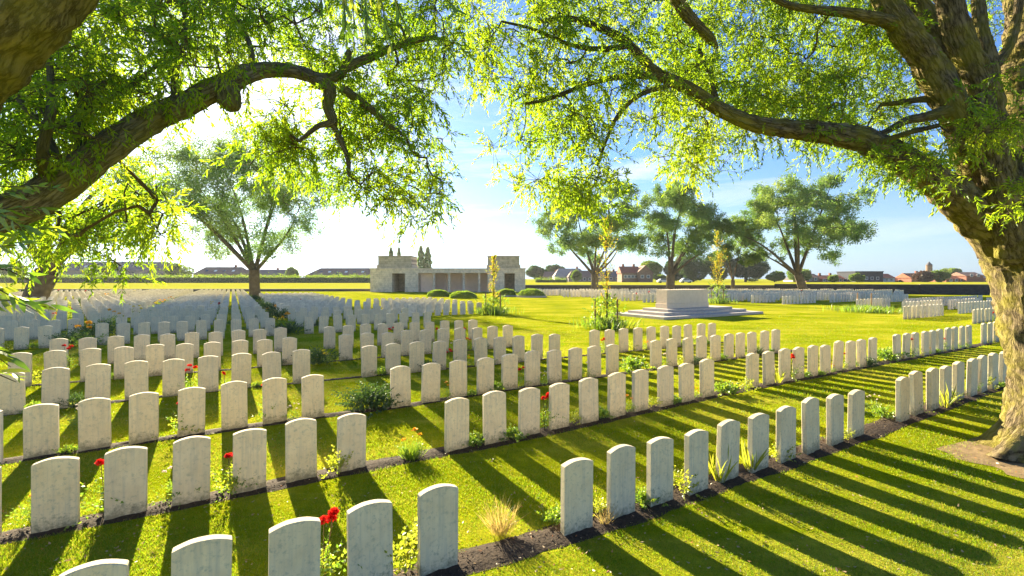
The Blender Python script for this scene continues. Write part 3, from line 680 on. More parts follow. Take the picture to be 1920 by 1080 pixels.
lroot = Vector((-6.2, 2.6, -.32))
left_limbs = [
    ([np.array(lroot), np.array((-6.0, 2.7, .9)), np.array((-5.3, 2.9, 2.0)), np.array(P(-420, 560, 3.2)), np.array(P(-170, 470, 3.2)), np.array(P(-40, 420, 3.3)), np.array(P(60, 378, 3.4)), np.array(P(130, 333, 3.5)), np.array(P(200, 280, 3.6)), np.array(P(280, 226, 3.8)), np.array(P(360, 190, 4.0)), np.array(P(420, 160, 4.1)), np.array(P(480, 134, 4.3)), np.array(P(545, 132, 4.4)), np.array(P(600, 148, 4.5)), np.array(P(640, 138, 4.6)), np.array(P(655, 95, 4.6))],
     [.30, .25, .19, .145, .125, .12, .118, .114, .108, .10, .092, .092, .072, .065, .055, .04, .028], 1),
    LB([(-260, 400, 2.9, 95), (-160, 190, 2.6, 92), (-20, 55, 2.4, 84), (85, -50, 2.3, 76), (190, -180, 2.2, 66)]),
    LB([(425, 165, 4.1, 22), (432, 192, 4.05, 20), (434, 203, 4.05, 14), (434, 207, 4.05, 9), (435, 209, 4.05, 1)]),
    LB([(590, 150, 4.5, 14), (618, 165, 4.5, 12), (615, 200, 4.5, 10), (625, 230, 4.5, 9), (600, 235, 4.5, 5), (560, 265, 4.5, 3)]),
    LB([(640, 165, 4.6, 9), (690, 200, 4.7, 7), (730, 235, 4.8, 5), (760, 255, 4.8, 3)]),
    LB([(640, 130, 4.6, 10), (700, 105, 4.7, 8), (760, 80, 4.8, 6), (820, 70, 4.8, 4)]),
    LB([(620, 225, 4.5, 6), (650, 290, 4.6, 5), (655, 330, 4.6, 3)]),
    LB([(160, 270, 3.6, 15), (145, 225, 3.7, 12), (170, 180, 3.8, 8), (200, 150, 3.9, 5)]),
    LB([(85, 330, 3.4, 10), (80, 280, 3.3, 9), (95, 210, 3.3, 8), (95, 150, 3.4, 6), (90, 90, 3.4, 4)]),
    LB([(110, 295, 3.4, 6), (80, 240, 3.5, 6), (45, 200, 3.5, 5), (20, 160, 3.5, 4)]),
    LB([(155, 215, 3.7, 6), (200, 190, 3.9, 5), (260, 150, 4.0, 4), (310, 110, 4.1, 3)]),
    LB([(330, 195, 4.0, 9), (330, 130, 4.1, 6), (350, 60, 4.3, 5), (340, 0, 4.4, 4)]),
    LB([(470, 140, 4.3, 7), (470, 90, 4.4, 5), (450, 40, 4.5, 4)]),
]
left_regions = [
    ([(100, -40), (420, -40), (440, 130), (330, 180), (230, 190), (100, 250), (20, 250), (60, 150)], 92, 3.4, 5.6),
    ([(0, 160), (260, 150), (240, 260), (120, 300), (0, 330)], 45, 3.2, 5.0),
    ([(400, -40), (860, -40), (860, 80), (820, 190), (740, 260), (640, 200), (560, 110), (440, 110)], 135, 4.3, 7.2),
    ([(440, 180), (600, 200), (700, 300), (640, 340), (560, 330), (500, 280), (430, 250)], 17, 4.6, 6.0),
    ([(600, 200), (800, 200), (850, 290), (800, 420), (770, 400), (700, 370), (650, 370), (610, 300)], 48, 4.6, 6.2),
    ([(450, 230), (600, 240), (560, 350), (450, 310)], 9, 4.6, 5.6),
    ([(-20, 400), (180, 380), (300, 330), (310, 440), (220, 500), (150, 480), (60, 490), (-20, 470)], 50, 4.0, 6.0),
]
t_l, nl_ = near_willow('willow_tree', 'thick leaning willow limbs at left edge with sun shining through its leaves', tuple(lroot), left_limbs, left_regions, M['leaf_l'], M['bark_n'], 23, twiglen=.24, leafl=.078, leafw=.018, spread=.23)

# long near leaves: shoots that hang close to the lens, part of the left willow
def near_shoots(shoots, seed, parent, name='leafy_shoot', mat=M['leaf_green']):
    rng = np.random.default_rng(seed); off = np.array(parent.location)
    for (x0, y0, x1, y1, d, n, l) in shoots:
        a, b = np.array(P(x0, y0, d)), np.array(P(x1, y1, d * .97)); D = b - a; Ls = np.linalg.norm(D)
        V, Fc = sprays(a[None], D[None], np.array([Ls]), n, l, l * .17, rng, fine=True, droop=.15, ang=.6)
        link(name, np_mesh(name, V - off, Fc, mat), parent)
        tv, tf = tubes([(np.array([a, (a + b) / 2 - [0, 0, .01], b - [0, 0, .04]]) - off, (.0025, .002, .001))]); link('twig', np_mesh('twig', tv, tf, M['twig']), parent)
near_shoots([(-60, 520, 70, 560, 1.5, 14, .10), (-60, 560, 100, 555, 1.6, 16, .11), (-60, 640, 20, 660, 1.3, 9, .10), (-60, 690, 30, 690, 1.4, 8, .10), (-50, 400, 90, 375, 1.8, 18, .10), (-50, 440, 110, 410, 2.0, 18, .10),
             (-40, 370, 60, 345, 1.9, 14, .09), (-40, 470, 60, 440, 1.9, 14, .09), (0, 350, 120, 340, 2.4, 14, .09), (-20, 395, 60, 420, 1.7, 14, .10), (-20, 500, 60, 505, 1.6, 10, .09)], 5, t_l)
near_shoots([(640, -60, 650, 60, 2.2, 14, .11), (680, -70, 690, 60, 2.3, 16, .11), (700, -60, 735, 85, 2.4, 18, .11), (660, -60, 665, 90, 2.5, 16, .11), (720, -60, 760, 40, 2.3, 14, .11), (610, -60, 600, 20, 2.4, 12, .11), (780, -60, 860, 10, 2.6, 10, .11)], 6, t_l)

# ------------------------------------------------------------------ distant trees
def far_tree(name, label, px, base_py, d, crown, lobes, trunk_w, seed, leafm=None, nleaf=22000, leaf=.26, forks=6, lean=0.0, group=None, barkm=None, gaps=.55, cat_='tree', forkz=.15):
    """crown: (px0, px1, py_top, py_bottom) in the photo at depth d"""
    rng = np.random.default_rng(seed); x0, x1, yt, yb = crown; s = d / F
    b = P(px, base_py, d); b.z = float(gz(b.x, b.y)) - .05; t = empty(name, b, label, cat_, group)
    cx, cz = ((x0 + x1) / 2 - px) * s, CH - (((yt + yb) / 2) - YH) * s - b.z
    rx, rz_ = (x1 - x0) / 2 * s * 1.13, (yb - yt) / 2 * s * 1.08; ry = rx * .85
    # lobes: smaller clumps spread over the crown's ellipsoid
    L_ = []; 
    for i in range(lobes):
        a = rand_unit(1, rng)[0]; a[2] = a[2] * .95 - .02; q = rng.uniform(.42, .93)
        L_.append((np.array([cx + a[0] * rx * q, a[1] * ry * q, cz + a[2] * rz_ * q]), rng.uniform(.13, .30) * min(rx, rz_)))
    H = cz + rz_; ft = H * forkz + .2; limbs = [([np.array([0, 0, 0]), np.array([lean * .3, 0, ft * .5]), np.array([lean * .7, 0, ft])], [trunk_w * s / 2 * .95, trunk_w * s / 2 * .9, trunk_w * s / 2 * .85], 1)]
    fork = np.array([lean * .7, 0, ft * .92]); nodes = [fork]
    for i in range(forks):
        tgt = L_[i % len(L_)][0]; q = .9; mid = fork * .5 + tgt * .5 + np.array([0, 0, .12 * H * rng.uniform(0, 1)]) + rng.normal(0, .03 * H, 3)
        limbs.append(([fork, mid, tgt], [trunk_w * s * .19, trunk_w * s * .085, trunk_w * s * .02], 0)); nodes += [mid, tgt, (mid + tgt) / 2, (fork + mid) / 2]
    link('trunk', limb_mesh([l for l in limbs], barkm or M['bark_far'], max(.3, H / 30), 9, .10), t)
    C = []; 
    per = max(4, int(nleaf / 60 / len(L_)))
    for c, r in L_: C += list(c + rand_unit(per, rng) * r * rng.uniform(.5, 1.0, (per, 1)) * np.array([1.2, 1.2, .75]) + np.array([0, 0, r * .15]))
    C = np.array(C); segs = branch_net(np.array(nodes), None, C, rng, r0=.014 * d / 70, wig=.10)
    sv, sf = fast_segments(segs, 3); link('branches', np_mesh('branches', sv, sf, barkm or M['bark_far']), t)
    m = int(nleaf / len(C)); p = np.repeat(C, m, 0) + rng.normal(0, 1, (len(C) * m, 3)) * (np.mean([r for _, r in L_]) * .17)
    D = unit(rng.normal(0, 1, p.shape) + np.array([0, 0, -.3])); S = unit(np.cross(D, rng.normal(size=D.shape)))
    V, Fc = leaf_quads(p, D, S, leaf * rng.uniform(.6, 1.3, len(p)), leaf * .42 * rng.uniform(.7, 1.2, len(p)))
    link('crown', np_mesh('crown', V, Fc, leafm or M['leaf_far']), t)
    return t
far_tree('willow_tree', 'spreading silver-green willow behind the left-hand graves, between hedge and pavilion', 477, 556, 60, (285, 628, 228, 505), 66, 21, 31, nleaf=80000, leaf=.28, forks=9)
far_tree('willow_tree', 'leaning willow with stout dark trunk at far left behind the grey headstones', 62, 568, 46, (-70, 300, 190, 470), 24, 40, 37, leafm=M['leaf_l'], nleaf=40000, leaf=.20, forks=8, lean=2.0)
far_tree('willow_tree', 'first willow right of the pavilion, behind the slender tree with yellow leaves', 1115, 549, 84, (1022, 1218, 332, 505), 48, 15, 41, nleaf=44000, leaf=.37, forks=7)
far_tree('willow_tree', 'vase-shaped willow directly behind the altar stone', 1257, 549, 84, (1185, 1345, 340, 500), 45, 17, 43, nleaf=42000, leaf=.37, forks=8)
far_tree('willow_tree', 'small yellow-green tree with thin trunk between two big willows', 1374, 549, 83, (1330, 1428, 398, 505), 16, 8, 47, leafm=M['leaf_mid'], nleaf=16000, leaf=.28, forks=5)
far_tree('willow_tree', 'broad round willow with leaning trunk, rightmost along the rear wall', 1508, 549, 82, (1385, 1622, 326, 503), 60, 17, 53, nleaf=62000, leaf=.37, forks=8, lean=-1.6)

# ------------------------------------------------------------------ young trees with stakes
def young_tree(px, py, toppy, seed, label, tree=True, w=1.0):
    rng = np.random.default_rng(seed); b = ground_at(px, py); H = (py - toppy) / F * b.y; t = empty('young_tree', b, label, 'young tree', 'young trees set in grass around the central lawn')
    pts = [np.array([0, 0, 0]), np.array([.04, 0, H * .3]), np.array([-.03, .02, H * .65]), np.array([.02, 0, H])]
    if tree:
        link('trunk', limb_mesh([(pts, [.045, .035, .025, .006], 0)], M['twig'], .2, 8, .05), t)
        n = 58; z = rng.uniform(.18, 1.0, n) * H; rr = (.06 + .11 * np.sin(np.pi * np.clip(z / H, 0, 1) ** .8)) * H * w * .85
        a = rng.uniform(0, 6.28, n); B = np.stack([0 * z, 0 * z, z], 1); D = np.stack([np.cos(a) * .55, np.sin(a) * .55, np.full(n, .9)], 1); Ls = rr * rng.uniform(1.0, 2.2, n)
        V, Fc = sprays(B, D, Ls, 13, .085 * b.y / 28 + .03, .05 * b.y / 28 + .015, rng, droop=-.05, ang=1.0)
        link('crown', np_mesh('crown', V, Fc, M['leaf_yel']), t)
        tips = unit(D) * Ls[:, None]; sv, sf = fast_segments([(np.array([q, q + e]), (.008, .003)) for q, e in zip(B, tips)], 3); link('branches', np_mesh('branches', sv, sf, M['twig']), t)
        n = 85; B = np.stack([rng.normal(0, .42, n), rng.normal(0, .35, n), rng.uniform(.05, .26 * H, n)], 1)
        V, Fc = sprays(B, rng.normal(0, .5, (n, 3)) + [0, 0, .7], np.full(n, .5), 16, .13, .07, rng, droop=.2)
        link('undergrowth', np_mesh('undergrowth', V, Fc, M['leaf_green']), t)
    return t
def stake(b, dx, dy, h, label):
    mb = MB(); mb.cyl(0, 0, -.05, h - .05, .045, .042, 10); mb.cyl(0, 0, h - .05, h, .042, .02, 10); o = mb.build('tree_stake', M['stake']); o.location = b + Vector((dx, dy, 0)); tag(o, label, 'stake', 'wooden stakes around the young trees'); return o
def tuft(name, b, n, h, spread, mat, seed, label, cat_, group=None, w=.012, lean=.5):
    rng = np.random.default_rng(seed); r = np.abs(rng.normal(0, spread * .5, n)); a = rng.uniform(0, 6.28, n)
    p = np.stack([r * np.cos(a), r * np.sin(a), np.zeros(n)], 1); d = unit(np.stack([np.cos(a) * lean * rng.uniform(.2, 1.2, n), np.sin(a) * lean * rng.uniform(.2, 1.2, n), np.ones(n)], 1)); s = unit(np.cross(d, rng.normal(size=d.shape)))
    V, Fc = leaf_fine(p, d, s, h * rng.uniform(.5, 1.1, n), np.full(n, w), .35); t = empty(name, b, label, cat_, group); link('blades', np_mesh('blades', V, Fc, mat), t); return t
for (px, py, tp, sd_, w, lab, pos) in [(925, 589, 484, 61, .9, 'slender young tree with yellow-orange leaves in front of pavilion, stakes in tall grass', 'pavilion'),
        (1137, 616, 408, 62, .8, 'tallest thin young tree with sparse yellow leaves, left of the altar stone', 'altar'),
        (1345, 569, 440, 63, .9, 'young tree turning orange, right behind the altar stone', 'behind')]:
    t = young_tree(px, py, tp, sd_, lab, True, w)
    b = t.location; where = {'pavilion': 'of the young tree before the pavilion', 'altar': 'of the tallest young tree', 'behind': 'of the orange young tree behind the altar'}[pos]
    stake(b, -.55, .1, 1.5, 'wooden stake left ' + where); stake(b, .5, -.25, 1.5, 'wooden stake right ' + where)
    tuft('tall_grass', b, 900, .62, 1.5, M['leaf_green'], sd_, 'tall uncut grass round the foot ' + where, 'grass clump', 'clumps of tall grass', .03, .35)
b = ground_at(1625, 585); 
stake(ground_at(1608, 578), 0, 0, 1.35, 'left one of two bare stakes standing before the right-hand graves'); stake(ground_at(1634, 580), 0, 0, 1.35, 'right one of two bare stakes standing before the right-hand graves')
tuft('tall_grass', b, 1200, .55, 2.4, M['leaf_green'], 77, 'tall uncut grass round two bare stakes before the right-hand graves', 'grass clump', 'clumps of tall grass', .035, .5)

# ------------------------------------------------------------------ altar stone on three steps
A0 = ground_at(1245, 600); at = empty('altar_monument', A0, 'pale rectangular altar stone on three wide steps in the central lawn', 'monument', rz=ROWANG)
Lw, Dp = 10.2, 4.7
for i, (ins_l, ins_d, z0, z1) in enumerate([(0, 0, -.05, .17), (.85, .75, .17, .34), (1.75, 1.25, .34, .51)]):
    MB().box(ins_l, Lw - ins_l, ins_d, Dp - ins_d, z0, z1).build('step', M['step'], at, bevel=.012)
mb = MB(); bx0, bx1, by0, by1 = 2.35, 6.65, 1.85, 2.85
mb.box(bx0, bx1, by0, by1, .51, .83); mb.box(bx0 + .04, bx1 - .04, by0 + .04, by1 - .04, .83, 1.76)
mb.build('stone_block', M['altar'], at, bevel=.01)

# ------------------------------------------------------------------ memorial pavilion
pd = 91.0; s = pd / F
def X(px): return (px - 960) * s
def Zp(py): return CH - (py - YH) * s
pv = empty('memorial_pavilion', (X(840), pd, 0), 'long low stone memorial pavilion with two blocky towers and columned front', 'pavilion')
def pb(x0, x1, d0, d1, y1, y0, name, mat, par=pv, c=None):
    (c or MB()).box(X(x0) - X(840), X(x1) - X(840), d0, d1, Zp(y0), Zp(y1)).build(name, mat, par, bevel=.03)
zb = 549.5
for (a, b_, d0, d1, e, f_) in [(694, 784, 735, 759, 707, 770), (914, 985, 946, 965, 914, 974)]:
    w = MB(); xa, xb, xc, xd = [X(q) - X(840) for q in (a, d0, d1, b_)]
    w.box(xa, xb, 0, 7, Zp(zb), Zp(503)); w.box(xc, xd, 0, 7, Zp(zb), Zp(503)); w.box(xb, xc, 0, 7, Zp(512.5), Zp(503)); w.box(xb, xc, 6.0, 7, Zp(zb), Zp(512.5))
    tw = w.build('tower_wall', M['ashlar'], pv)
    pb(a - 1, b_ + 1 if b_ > 900 else b_, -.12, 7.12, 502.6, 505, 'cornice', M['ashlar'])
    pb(e - 2, f_ + 2, .5, 6.3, 496.5, 502.6, 'tower_base', M['ashlar_dark']); pb(e, f_, .7, 6.1, 480.5, 496.5, 'tower_top', M['ashlar_dark']); pb(e - 1, f_ + .6, .6, 6.2, 479.3, 480.5, 'tower_coping', M['ashlar_dark'])
pb(784, 914, .0, 6.5, 504, 512, 'lintel', M['ashlar']); pb(784, 914, -.1, 6.6, 503, 504, 'cornice', M['ashlar'])
pb(784, 914, 4.4, 5.0, 512, zb, 'back_wall', M['panel']); pb(786, 810, 1.2, 1.6, 512, zb, 'name_panel', M['panel'])
pb(784, 914, -.6, 4.4, 547.3, zb, 'floor', M['step'])
for px in (813, 841.5, 869, 898):
    mb = MB(); x = X(px) - X(840); mb.cyl(x, .5, Zp(547.3), Zp(514), .24, .21, 14); mb.box(x - .3, x + .3, .2, .8, Zp(514), Zp(512)); mb.box(x - .28, x + .28, .22, .78, Zp(547.3) - .0, Zp(546)); mb.build('column', M['ashlar'], pv)
for px in (829, 856):
    mb = MB(); x = X(px) - X(840); mb.box(x - .22, x + .22, 3.95, 4.39, Zp(547.3), Zp(512)); mb.build('pilaster', M['panel'], pv)

# round clipped bushes with stone kerbs
def bush(name, px, py, wpx, hpx, seed, label, mat=M['leaf_green'], n=5000, leaf=.10, group=None, d=None, kerb=False):
    b = ground_at(px, py) if d is None else P(px, py, d); 
    if d is not None: b.z = float(gz(b.x, b.y))
    rng = np.random.default_rng(seed); s = b.y / F; rx, rz_ = wpx / 2 * s, hpx * s; t = empty(name, b, label, 'bush' if name != 'tree' else 'tree', group)
    a = rand_unit(n, rng); a[:, 2] = np.abs(a[:, 2]); q = rng.uniform(.72, 1.0, (n, 1)) ** .5
    bumpy = np.array([1 + .16 * mnoise.noise(Vector(v * 2.5 + seed)) + .08 * mnoise.noise(Vector(v * 7 + seed)) for v in a])[:, None]
    p = a * q * bumpy * np.array([rx, rx * .85, rz_]); D = unit(a * .7 + rng.normal(0, .6, a.shape)); S = unit(np.cross(D, rng.normal(size=D.shape)))
    V, Fc = leaf_quads(p, D, S, leaf * rng.uniform(.6, 1.3, n), leaf * .5 * rng.uniform(.7, 1.2, n)); link('foliage', np_mesh('foliage', V, Fc, mat), t)
    # branching stems inside
    k = 7; segs = [(np.array([[0, 0, 0], [math.cos(i) * rx * .5, math.sin(i) * rx * .4, rz_ * .7]]), (.03 * s * 8, .01 * s * 8)) for i in range(k)]
    sv, sf = fast_segments(segs); link('stems', np_mesh('stems', sv, sf, M['twig']), t)
    if kerb:
        mb = MB(); m_ = 28
        vs = [(r * math.cos(2 * math.pi * i / m_), r * math.sin(2 * math.pi * i / m_) * .85, z) for r, z in ((rx * 1.12, -.03), (rx * 1.12, .22), (rx * 1.0, .22), (rx * 1.0, -.03)) for i in range(m_)]
        mb.add(vs, [(r * m_ + i, r * m_ + (i + 1) % m_, (r + 1) * m_ + (i + 1) % m_, (r + 1) * m_ + i) for r in range(3) for i in range(m_)]); mb.build('kerb', M['step'], t)
    return t
for i, (px, py, w, h, lab) in enumerate([(822, 556, 42, 12, 'leftmost of four round clipped bushes in front of the pavilion'), (869, 559, 50, 13, 'second round clipped bush from left before the pavilion columns'),
                            (949, 556, 38, 14, 'third round clipped bush, behind the orange-leaved young tree'), (996, 557, 52, 15, 'rightmost round clipped bush, in a low stone kerb beside pavilion')]):
    bush('round_bush', px, py, w, h, 200 + i, lab, M['leaf_green'], 9000, .13, 'clipped round bushes before the pavilion', kerb=i > 1)

# ------------------------------------------------------------------ boundary walls
def wall(pts, h, t, mat, label, name='boundary_wall', cop=True):
    (x0, y0), (x1, y1) = pts; L_ = math.hypot(x1 - x0, y1 - y0); a = math.atan2(y1 - y0, x1 - x0); r = empty(name, (x0, y0, float(gz(x0, (y0 + y1) / 2))), label, 'wall', rz=a)
    MB().box(0, L_, 0, t, -.2, h).build('masonry', mat, r); 
    if cop: MB().box(-.003, L_ + .003, -.05, t + .05, h, h + .09).build('coping', M['coping'], r)
    return r
def gpt(px, d): return ((px - 960) / F * d, d)
wall((gpt(-80, 93), gpt(694, 96)), .42, .45, M['wallbrown'], 'low brown boundary wall running left of the pavilion behind the graves')
wall((gpt(985, 92), gpt(1452, 89)), 1.25, .45, M['wallbrown'], 'brown boundary wall behind the central trees')
wall((gpt(1452, 88.5), gpt(1724, 77)), 1.52, .45, M['wallstone'], 'dark stone boundary wall slanting nearer behind the right-hand graves')
wall((gpt(1725, 76.8), gpt(2150, 70)), 1.56, .45, M['wallstone'], 'dark stone boundary wall at far right, left of the big trunk')

# ------------------------------------------------------------------ hedge and houses far off
def hedge(x0, x1, d, top, bot, mat, label, seed, n=16000, leaf=.4):
    rng = np.random.default_rng(seed); a, b = P(x0, bot, d), P(x1, bot, d); z0 = float(gz(0, d)); zt = CH - (top - YH) * d / F
    t = empty('hedge', ((a.x + b.x) / 2, d, z0), label, 'hedge'); Lh = (b.x - a.x) / 2
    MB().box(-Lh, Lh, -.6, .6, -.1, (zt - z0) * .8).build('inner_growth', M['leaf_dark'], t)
    p = np.stack([rng.uniform(-Lh, Lh, n), rng.uniform(-1.0, 1.0, n), rng.uniform(0, 1, n) ** .7 * (zt - z0)], 1)
    p[:, 2] += .35 * np.sin(p[:, 0] * .9) * rng.uniform(0, 1, n) * (p[:, 2] > (zt - z0) * .8) + rng.exponential(.25, n) * (p[:, 2] > (zt - z0) * .9)
    D = unit(rng.normal(size=p.shape)); S = unit(np.cross(D, rng.normal(size=D.shape))); V, Fc = leaf_quads(p, D, S, leaf * rng.uniform(.5, 1.3, n), leaf * .5 * rng.uniform(.6, 1.2, n)); link('foliage', np_mesh('foliage', V, Fc, mat), t)
hedge(-40, 700, 170, 518, 531, M['leaf_green'], 'long green hedge between yellow field and houses at left', 91, 26000, .5)
hedge(1004, 1062, 185, 523.5, 528, M['leaf_green'], 'short bright green hedge right of the pavilion before pale-roofed houses', 92, 4000, .35)

def house(px0, px1, ytop, yeave, d, wall_m, roof_m, label, depth=9, hip=0.0, wins=0, gable=False, chim=0, name='house', flat=False, winrow=None, skylights=0, ybot=533, wincol=None, cat_='house'):
    s = d / F; zg = float(gz(0, d)); x0, x1 = (px0 - 960) * s, (px1 - 960) * s; t = empty(name, ((x0 + x1) / 2, d, zg), label, cat_); W = (x1 - x0) / 2
    ze, zr = CH - (yeave - YH) * s - zg, CH - (ytop - YH) * s - zg
    if gable:       # gable end towards the camera
        MB().prism([(-W, -.3), (W, -.3), (W, ze), (0, zr), (-W, ze)], 0, depth).build('wall', wall_m, t)
        rf = MB().prism([(-W - .3, ze - .2), (0, zr + .02), (W + .3, ze - .2), (W + .3, ze + .1), (0, zr + .35), (-W - .3, ze + .1)], -.3, depth + .3).build('roof', roof_m, t)
    elif flat:
        MB().box(-W, W, 0, depth, -.3, ze).build('wall', wall_m, t); rf = MB().box(-W - .2, W + .2, -.2, depth + .2, ze, zr).build('roof', roof_m, t)
    else:
        MB().box(-W, W, 0, depth, -.3, ze).build('wall', wall_m, t); i = hip * W; o = .35
        mb = MB(); mb.add([(-W - o, -o, ze - .05), (W + o, -o, ze - .05), (W + o, depth + o, ze - .05), (-W - o, depth + o, ze - .05), (-W - o + i, depth / 2, zr), (W + o - i, depth / 2, zr)],
                          [(0, 1, 5, 4), (2, 3, 4, 5), (1, 2, 5), (3, 0, 4), (3, 2, 1, 0)]); rf = mb.build('roof', roof_m, t)
        for q in range(skylights):
            x = -W * .75 + (q + .5) / skylights * 1.5 * W; u = .45; yy = -o + u * (depth / 2 + o); zz = ze - .05 + u * (zr - ze + .05); hh = (zr - ze) * .09
            MB().add([(x - .6, yy - .5 - .0, zz - hh), (x + .6, yy - .5, zz - hh), (x + .6, yy + .5, zz + hh), (x - .6, yy + .5, zz + hh), (x - .6, yy - .5, zz - hh + .14), (x + .6, yy - .5, zz - hh + .14), (x + .6, yy + .5, zz + hh + .14), (x - .6, yy + .5, zz + hh + .14)],
                     [(3, 2, 1, 0), (4, 5, 6, 7), (0, 1, 5, 4), (1, 2, 6, 5), (2, 3, 7, 6), (3, 0, 4, 7)]).build('skylight', M['white_paint'] if q % 2 else M['glass'], rf)
    for q in range(chim):
        x = (-.6 + 1.2 * q / max(1, chim - 1)) * W if chim > 1 else W * .5; MB().box(x - .45, x + .45, depth / 2 - .4, depth / 2 + .4, zr - .6, zr + 1.0).build('chimney', M['brick_r'], rf)
    for q in range(wins):
        x = (-.8 + 1.6 * (q + .5) / wins) * W
        for zz in ([ze * .62] if winrow is None else winrow):
            f_ = MB(); f_.box(x - .65, x + .65, -.06, .0, zz - .65, zz + .65); fo = f_.build('window', M['white_paint'], t)
            MB().box(x - .53, x + .53, -.075, -.055, zz - .53, zz + .53).build('pane', M['glass'], fo)
    return t
house(100, 305, 490, 507, 240, M['brick_g'], M['roof_g'], 'long two-storey grey brick building with slate roof at far left', 14, .10, 12, winrow=[3.2], skylights=9, cat_='building', name='long_building')
house(362, 452, 500, 514, 225, M['brick_b'], M['roof_b'], 'brown-roofed house with skylights beyond the hedge, left of the big willow', 11, .25, 5, skylights=4, chim=1)
house(430, 540, 505, 515, 260, M['brick_g'], M['roof_g'], 'low dark-roofed houses partly behind the big left willow trunk', 10, .2, 5, chim=1)
house(574, 700, 502, 516, 220, M['brick_b'], M['roof_b'], 'wide brown hipped roof with a row of skylights, left of the pavilion', 14, .28, 7, skylights=6)
house(1020, 1052, 509, 519, 250, M['brick_b'], M['roof_b'], 'small brown-roofed house behind pale-roofed house', 9, .2, 2, chim=1)
house(1040, 1100, 503, 519, 230, M['white_wall'], M['roof_p'], 'house with large pale roof right of the pavilion', 12, .35, 3, chim=1)
house(1066, 1116, 507, 520, 222, M['brick_g'], M['roof_b'], 'dark brown hipped house left of the first central willow trunk', 10, .4, 4)
house(1112, 1168, 508, 519, 240, M['brick_g'], M['roof_g'], 'grey-roofed house between willow trunk and red-roofed farmhouse', 9, .2, 4, chim=1)
t = house(1166, 1200, 499, 512, 200, M['brick_b'], M['roof_r'], 'red-roofed farmhouse wing with dormers and long tiled roof', 9, .0, 4, chim=2)
house(1196, 1224, 499, 512, 198, M['brick_b'], M['roof_b'], 'pale brick gable end of the farmhouse with two small windows', 9, gable=True, wins=2)
house(1486, 1514, 519, 524, 230, M['white_wall'], M['roof_g'], 'low pale shed beyond the wall, left of brown house', 8, .1, 2)
house(1513, 1536, 513, 520, 215, M['brick_b'], M['roof_b'], 'brown house just right of the leaning willow trunk', 9, .0, 2, chim=1)
house(1535, 1602, 516, 523, 218, M['brick_r'], M['roof_r'], 'long low red terrace behind two small round trees', 9, .0, 7, chim=3, name='terrace_house')
house(1604, 1656, 508.5, 510, 212, M['dark_wall'], M['dark_wall'], 'black boxy building with flat roof among the red houses', 12, flat=True, wins=4, winrow=[1.7])
house(1656, 1678, 513, 521, 216, M['white_wall'], M['roof_r'], 'white house with orange-red roof next to the black building', 9, .0, 2)
house(1676, 1712, 520, 526, 220, M['brick_r'], M['roof_r'], 'very low orange-red roofs between black building and gabled house', 8, .0, 2)
house(1709, 1742, 512, 521, 214, M['brick_r'], M['roof_r'], 'red-roofed house left of the round tower', 9, .0, 2, chim=1)
house(1774, 1813, 516, 523, 216, M['brick_r'], M['roof_r'], 'red-tiled house right of the round tower behind green trees', 9, .0, 3)
house(1812, 1844, 510, 517, 214, M['brick_r'], M['roof_b'], 'taller red brick house with white windows near the right trunk', 9, .0, 2, winrow=[3.0])
house(1843, 1880, 515, 521, 220, M['brick_r'], M['roof_g'], 'grey-roofed brick house at far right partly behind the trunk', 9, .0, 2)
# round tower
tb = P(1742, 530, 330); tb.z = float(gz(0, 330)); tw = empty('round_tower', tb, 'round brown tower with conical cap rising above the red roofs', 'tower'); s3 = 330 / F
MB().cyl(0, 0, -.2, CH - (497 - YH) * s3 - tb.z, 5.2 * s3, 4.9 * s3, 20).build('tower_wall', M['brick_b'], tw); MB().cyl(0, 0, CH - (497 - YH) * s3 - tb.z, CH - (490.5 - YH) * s3 - tb.z, 5.4 * s3, .4 * s3, 20).build('cap', M['roof_g'], tw)
